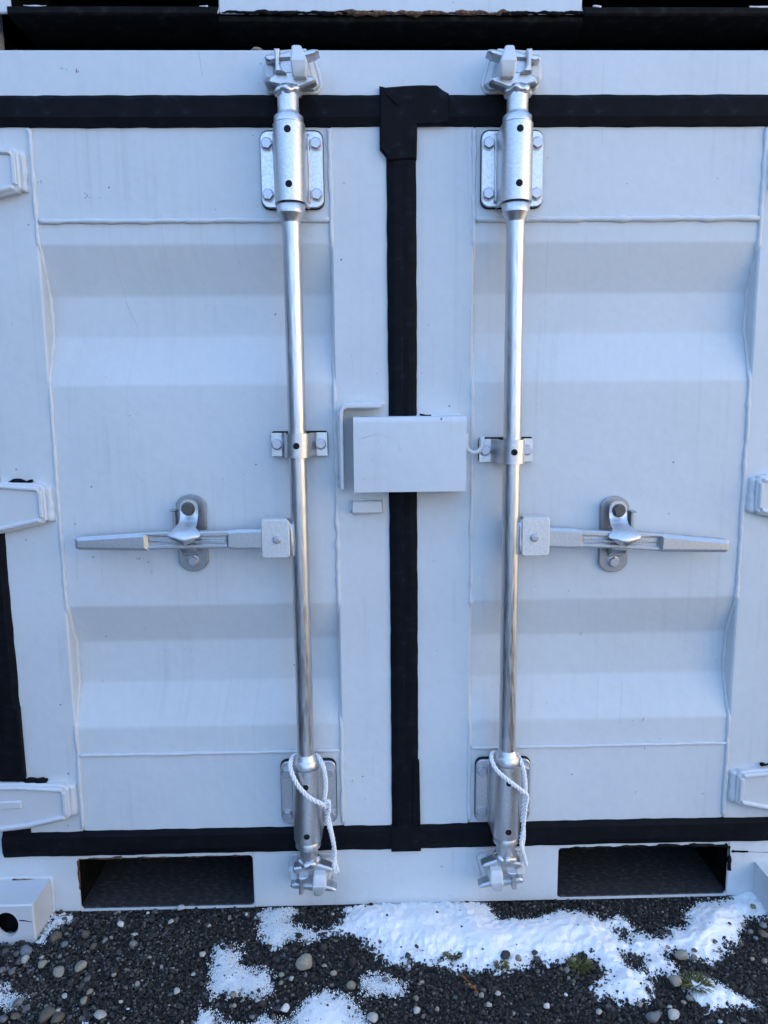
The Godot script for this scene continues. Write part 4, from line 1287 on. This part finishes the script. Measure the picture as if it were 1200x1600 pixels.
func _ready():
	rng.seed = 4711
	wob.noise_type = FastNoiseLite.TYPE_SIMPLEX_SMOOTH
	wob.frequency = 0.03
	wob.seed = 12
	# ---- camera
	cam = Camera3D.new()
	cam.name = "camera"
	cam.fov = rad_to_deg(2.0 * atan(800.0 / 1130.0))
	cam.near = 0.02
	cam.far = 900.0
	cam.position = Vector3(-0.0693, 1.0619, 1.414)
	cam.basis = Basis(Vector3.UP, -0.0207) * Basis(Vector3.RIGHT, -0.1471) * Basis(Vector3.BACK, -0.0099)
	add_child(cam)
	# ---- sky and exposure
	var env := Environment.new()
	env.background_mode = Environment.BG_SKY
	var sky := Sky.new()
	var ps := ProceduralSkyMaterial.new()
	ps.sky_top_color = Color(0.44, 0.57, 0.76)
	ps.sky_horizon_color = Color(0.70, 0.83, 0.98)
	ps.sky_curve = 0.20
	ps.ground_horizon_color = Color(0.45, 0.45, 0.45)
	ps.ground_bottom_color = Color(0.25, 0.24, 0.23)
	ps.sky_energy_multiplier = 0.8
	sky.sky_material = ps
	env.sky = sky
	env.tonemap_mode = Environment.TONE_MAPPER_LINEAR
	env.tonemap_exposure = 5.8
	env.sdfgi_enabled = true
	env.ssao_enabled = true
	env.ssil_enabled = true
	var we := WorldEnvironment.new()
	we.name = "world_environment"
	we.environment = env
	add_child(we)
	# ---- low winter sun behind the containers, a little to the left: the door lies in open shade
	var sun := DirectionalLight3D.new()
	sun.name = "sun"
	sun.light_energy = 1.5
	sun.light_color = Color(1.0, 0.91, 0.78)
	sun.light_angular_distance = 0.5
	sun.shadow_enabled = true
	add_child(sun)
	sun.look_at_from_position(Vector3(-5.0, 3.5, -8.6), Vector3.ZERO)
	materials()
	# ---- the ground
	var g := MeshInstance3D.new()
	var pm := PlaneMesh.new(); pm.size = Vector2(600, 600); pm.subdivide_width = 8; pm.subdivide_depth = 8
	g.mesh = pm; g.material_override = M.ground
	g.position.y = -0.016
	g.name = "ground"; g.set_meta("kind", "structure")
	add_child(g)
	var g2 := MeshInstance3D.new()
	var pm2 := PlaneMesh.new(); pm2.size = Vector2(5.0, 4.0)
	g2.mesh = pm2; g2.material_override = M.soil
	g2.position = Vector3(0, -0.009, 0.0)
	g2.name = "gravel_bed"; g2.set_meta("kind", "structure")
	add_child(g2)
	# ---- the containers
	X = Transform3D.IDENTITY
	make_container()
	make_upper(1.757)
	yard()
	# ---- ropes
	var st := mb()
	var zf := 0.083
	rope([at_depth(480, 1183, 0.020), at_depth(462, 1180, 0.030), at_depth(454, 1192, 0.060), at_depth(456, 1208, 0.078), at_depth(466, 1228, zf), at_depth(483, 1246, zf + 0.001), at_depth(500, 1255, 0.081), at_depth(511, 1261, 0.073)], 0.0050, 0.019, st)
	rope([at_depth(480, 1183, 0.020), at_depth(494, 1180, 0.032), at_depth(502, 1190, 0.058), at_depth(507, 1206, 0.066), at_depth(509, 1230, 0.066), at_depth(507, 1252, 0.066), at_depth(511, 1268, 0.066), at_depth(516, 1292, 0.064), at_depth(521, 1318, 0.06), at_depth(523, 1345, 0.056), at_depth(528, 1362, 0.054)], 0.0048, 0.019, st)
	rope([at_depth(504, 1258, 0.076), at_depth(513, 1252, 0.078), at_depth(514, 1266, 0.072), at_depth(511, 1280, 0.068), at_depth(518, 1305, 0.066), at_depth(523, 1330, 0.062), at_depth(521, 1350, 0.058), at_depth(524, 1364, 0.056)], 0.0044, 0.017, st)
	var o := put("rope", st, M.rope)
	tag(o, "white twisted rope looped on the locking bar away from the lock box hook", "rope", "ropes tied to the locking bars")
	st = mb()
	rope([at_depth(790, 1184, 0.020), at_depth(772, 1176, 0.030), at_depth(768, 1186, 0.060), at_depth(776, 1203, 0.078), at_depth(790, 1216, zf), at_depth(805, 1228, zf), at_depth(819, 1238, 0.074)], 0.0046, 0.018, st)
	rope([at_depth(790, 1184, 0.020), at_depth(806, 1178, 0.032), at_depth(814, 1190, 0.058), at_depth(819, 1208, 0.066), at_depth(821, 1232, 0.066), at_depth(819, 1250, 0.066), at_depth(817, 1275, 0.066), at_depth(818, 1305, 0.064), at_depth(816, 1328, 0.058), at_depth(822, 1350, 0.054)], 0.0046, 0.018, st)
	rope([at_depth(815, 1236, 0.076), at_depth(824, 1244, 0.072), at_depth(821, 1262, 0.070), at_depth(818, 1290, 0.068), at_depth(814, 1318, 0.064), at_depth(819, 1338, 0.060), at_depth(822, 1352, 0.056)], 0.0042, 0.017, st)
	o = put("rope", st, M.rope)
	tag(o, "white twisted rope looped on the locking bar beside the lock box hook", "rope", "ropes tied to the locking bars")
	# ---- gravel, snow, stones
	gravel("gravel", "fine dark gravel in front of the container", 170000, Rect2(-1.4, -0.03, 2.8, 0.80), 0.0016, 0.0044, 1, -0.004, 0.10)
	gravel("gravel", "dark gravel of the yard away from the container", 60000, Rect2(-3.0, 0.77, 6.0, 1.6), 0.004, 0.009, 5, -0.004, 0.1)
	snow_patch("long white snow patch running along the container sill", [530,1417,560,1408,650,1403,740,1405,763,1410,768,1424,780,1433,830,1432,850,1428,875,1418,905,1425,935,1432,965,1426,985,1440,1000,1452,1025,1462,1050,1450,1068,1440,1062,1424,1075,1407,1110,1404,1140,1399,1150,1388,1165,1380,1190,1382,1205,1415,1205,1430,1170,1432,1160,1460,1150,1478,1120,1498,1085,1497,1060,1485,1040,1487,1050,1502,1070,1520,1110,1526,1140,1545,1175,1562,1180,1570,1150,1572,1105,1573,1085,1560,1068,1545,1055,1530,1030,1515,1010,1528,1022,1550,1010,1563,980,1563,940,1556,925,1550,935,1530,948,1515,925,1500,905,1490,890,1500,865,1505,840,1497,815,1505,780,1522,760,1515,720,1512,680,1508,650,1500,620,1508,600,1500,585,1480,560,1465,520,1460,505,1470,500,1455,520,1440,535,1430],
		[[975,1488,1010,1490,1006,1514,986,1506],[964,1452,986,1454,982,1472,966,1466],[1030,1450,1050,1452,1046,1462,1030,1463]], 0.016, 100)
	snow_patch("small snow patch touching the sill between fork pocket and locking bar", [402,1424,430,1413,460,1416,463,1428,450,1440,470,1446,500,1450,500,1468,480,1473,450,1468,440,1480,425,1490,412,1475,406,1460,402,1440], [], 0.010, 200)
	snow_patch("squarish snow patch alone in the gravel", [345,1470,362,1475,375,1490,368,1505,385,1513,420,1513,428,1530,424,1560,400,1560,375,1553,345,1553,327,1558,322,1535,326,1502,336,1482], [], 0.010, 300)
	snow_patch("wide snow patch around the pale upright stone", [310,1577,330,1581,345,1594,390,1592,412,1577,425,1580,438,1594,450,1590,470,1560,490,1550,520,1545,545,1557,560,1577,580,1605,570,1640,300,1640,298,1600], [], 0.010, 400)
	snow_patch("thin speckled snow patch surrounded by gravel", [555,1530,575,1521,610,1526,640,1540,633,1558,600,1559,570,1554], [], 0.006, 500)
	snow_patch("narrow snow wedge beside the corner casting", [58,1474,72,1448,84,1432,114,1431,108,1438,92,1446,76,1458,66,1474], [], 0.012, 600)
	snow_patch("frosty snow traces in the coarse pebbles", [-30,1534,10,1528,26,1526,22,1545,42,1560,34,1584,0,1578,-30,1570], [], 0.003, 700)
	snow_patch("tiny snow spot in the dark gravel", [118,1602,130,1592,144,1600,142,1618,124,1618], [], 0.005, 800)
	snow_patch("broad unseen snow patch added in the yard to brighten the lower rods", [380,1665,700,1645,1050,1685,1230,1900,900,2300,400,2250,130,1900], [], 0.016, 900)  # out of view, added so the lower rods mirror something bright
	stones()
	tuft(708, 1490, 0.014, 260, "round green moss tuft in the snow", false)
	tuft(783, 1506, 0.010, 160, "flat moss tuft beside the dark stone", false)
	tuft(846, 1452, 0.012, 160, "brownish moss tuft sunk in the middle of the snow", false)
	tuft(1087, 1536, 0.020, 330, "yellow green grass tuft with stiff blades in the snow", true)
	tuft(905, 1507, 0.012, 150, "sparse grass tuft at the gravel edge", true)
	leaf()

func leaf():
	var st := mb()
	var r := RandomNumberGenerator.new(); r.seed = 3
	X = Transform3D.IDENTITY
	for k in 7:
		var a := r.randf_range(-0.6, 2.2)
		var b := Vector3(0.004 * k - 0.012, 0.0, 0.006 * k - 0.018)
		var d := Vector3(cos(a), 0.25, sin(a)) * r.randf_range(0.006, 0.011)
		var s := d.cross(Vector3.UP).normalized() * 0.0028
		st.set_color(Color(0.30, 0.11, 0.03))
		tri(st, b, b + d * 0.6 + s, b + d); tri(st, b, b + d, b + d * 0.5 - s + Vector3(0, 0.002, 0))
	tube(st, [Vector3(-0.014, 0.001, -0.020), Vector3(0.0, 0.003, -0.002), Vector3(0.016, 0.001, 0.024)], 0.0009, 5)
	var o := put("dry_leaf", st, M.gravel)
	o.position = on_ground(731, 1536, 0.004)
	tag(o, "curled orange brown dry leaf on dark gravel", "leaf")

# outside the frame: an added neighbour keeps the sun off, the rest shows in the zinc
func yard():
	X = Transform3D.IDENTITY
	var b := part("added_neighbour", self)
	b.position = Vector3(-2.15, 0, -0.05)  # unseen container, added to keep the sun off the ground in front
	tag(b, "unseen dark blue grey container added beside the stack to shade the ground", "container")
	var dk := mat(Color(0.05, 0.07, 0.10), 0.5)
	var st := mb()
	box(st, Vector3(-1.1, 0.0, -2.0), Vector3(1.1, 3.3, 0.0), 0.01)
	put("body", st, dk, b)
	for x in [-0.55, 0.55]:
		st = mb()
		box(st, Vector3(x - 0.5, 0.15, 0.001), Vector3(x + 0.5, 3.1, 0.03), 0.01)
		put("door", st, dk, b)
	for k in 2:                                         # a row of dark containers along that side of the yard
		var d := part("yard_container", self)
		d.position = Vector3(-4.4, 0, 1.9 + k * 4.06)
		tag(d, ["dark container in the side row, the one next to the blue grey one", "dark container in the side row, the one far from the blue grey one"][k], "container")
		st = mb()
		box(st, Vector3(-1.1, 0.0, -2.0), Vector3(1.1, 2.5, 2.0), 0.01)
		put("body", st, dk, d)
		for z in 9:
			st = mb()
			box(st, Vector3(1.101, 0.15, -1.9 + z * 0.43), Vector3(1.13, 2.35, -1.68 + z * 0.43), 0.008)
			put("wall_rib", st, dk, d)
	var s := part("storage_shed", self)
	s.position = Vector3(4.3, 0, 3.4)
	tag(s, "long cream sheet metal shed across the yard", "shed")
	var cr := mat(Color(0.62, 0.58, 0.50), 0.6)
	st = mb()
	for k in 40:
		var z0 := -4.0 + k * 0.2
		quad(st, Vector3(0.0, 0, z0), Vector3(0.04, 0, z0 + 0.1), Vector3(0.04, 3.3, z0 + 0.1), Vector3(0.0, 3.3, z0))
		quad(st, Vector3(0.04, 0, z0 + 0.1), Vector3(0.0, 0, z0 + 0.2), Vector3(0.0, 3.3, z0 + 0.2), Vector3(0.04, 3.3, z0 + 0.1))
	put("wall", st, cr, s)
	st = mb()
	box(st, Vector3(0.06, 0, -4.0), Vector3(3.0, 3.3, 4.0), 0.01)
	put("body", st, cr, s)
	st = mb()
	box(st, Vector3(-0.1, 3.302, -4.1), Vector3(3.1, 3.4, 4.1), 0.01)
	put("roof", st, mat(Color(0.2, 0.2, 0.2), 0.6), s)
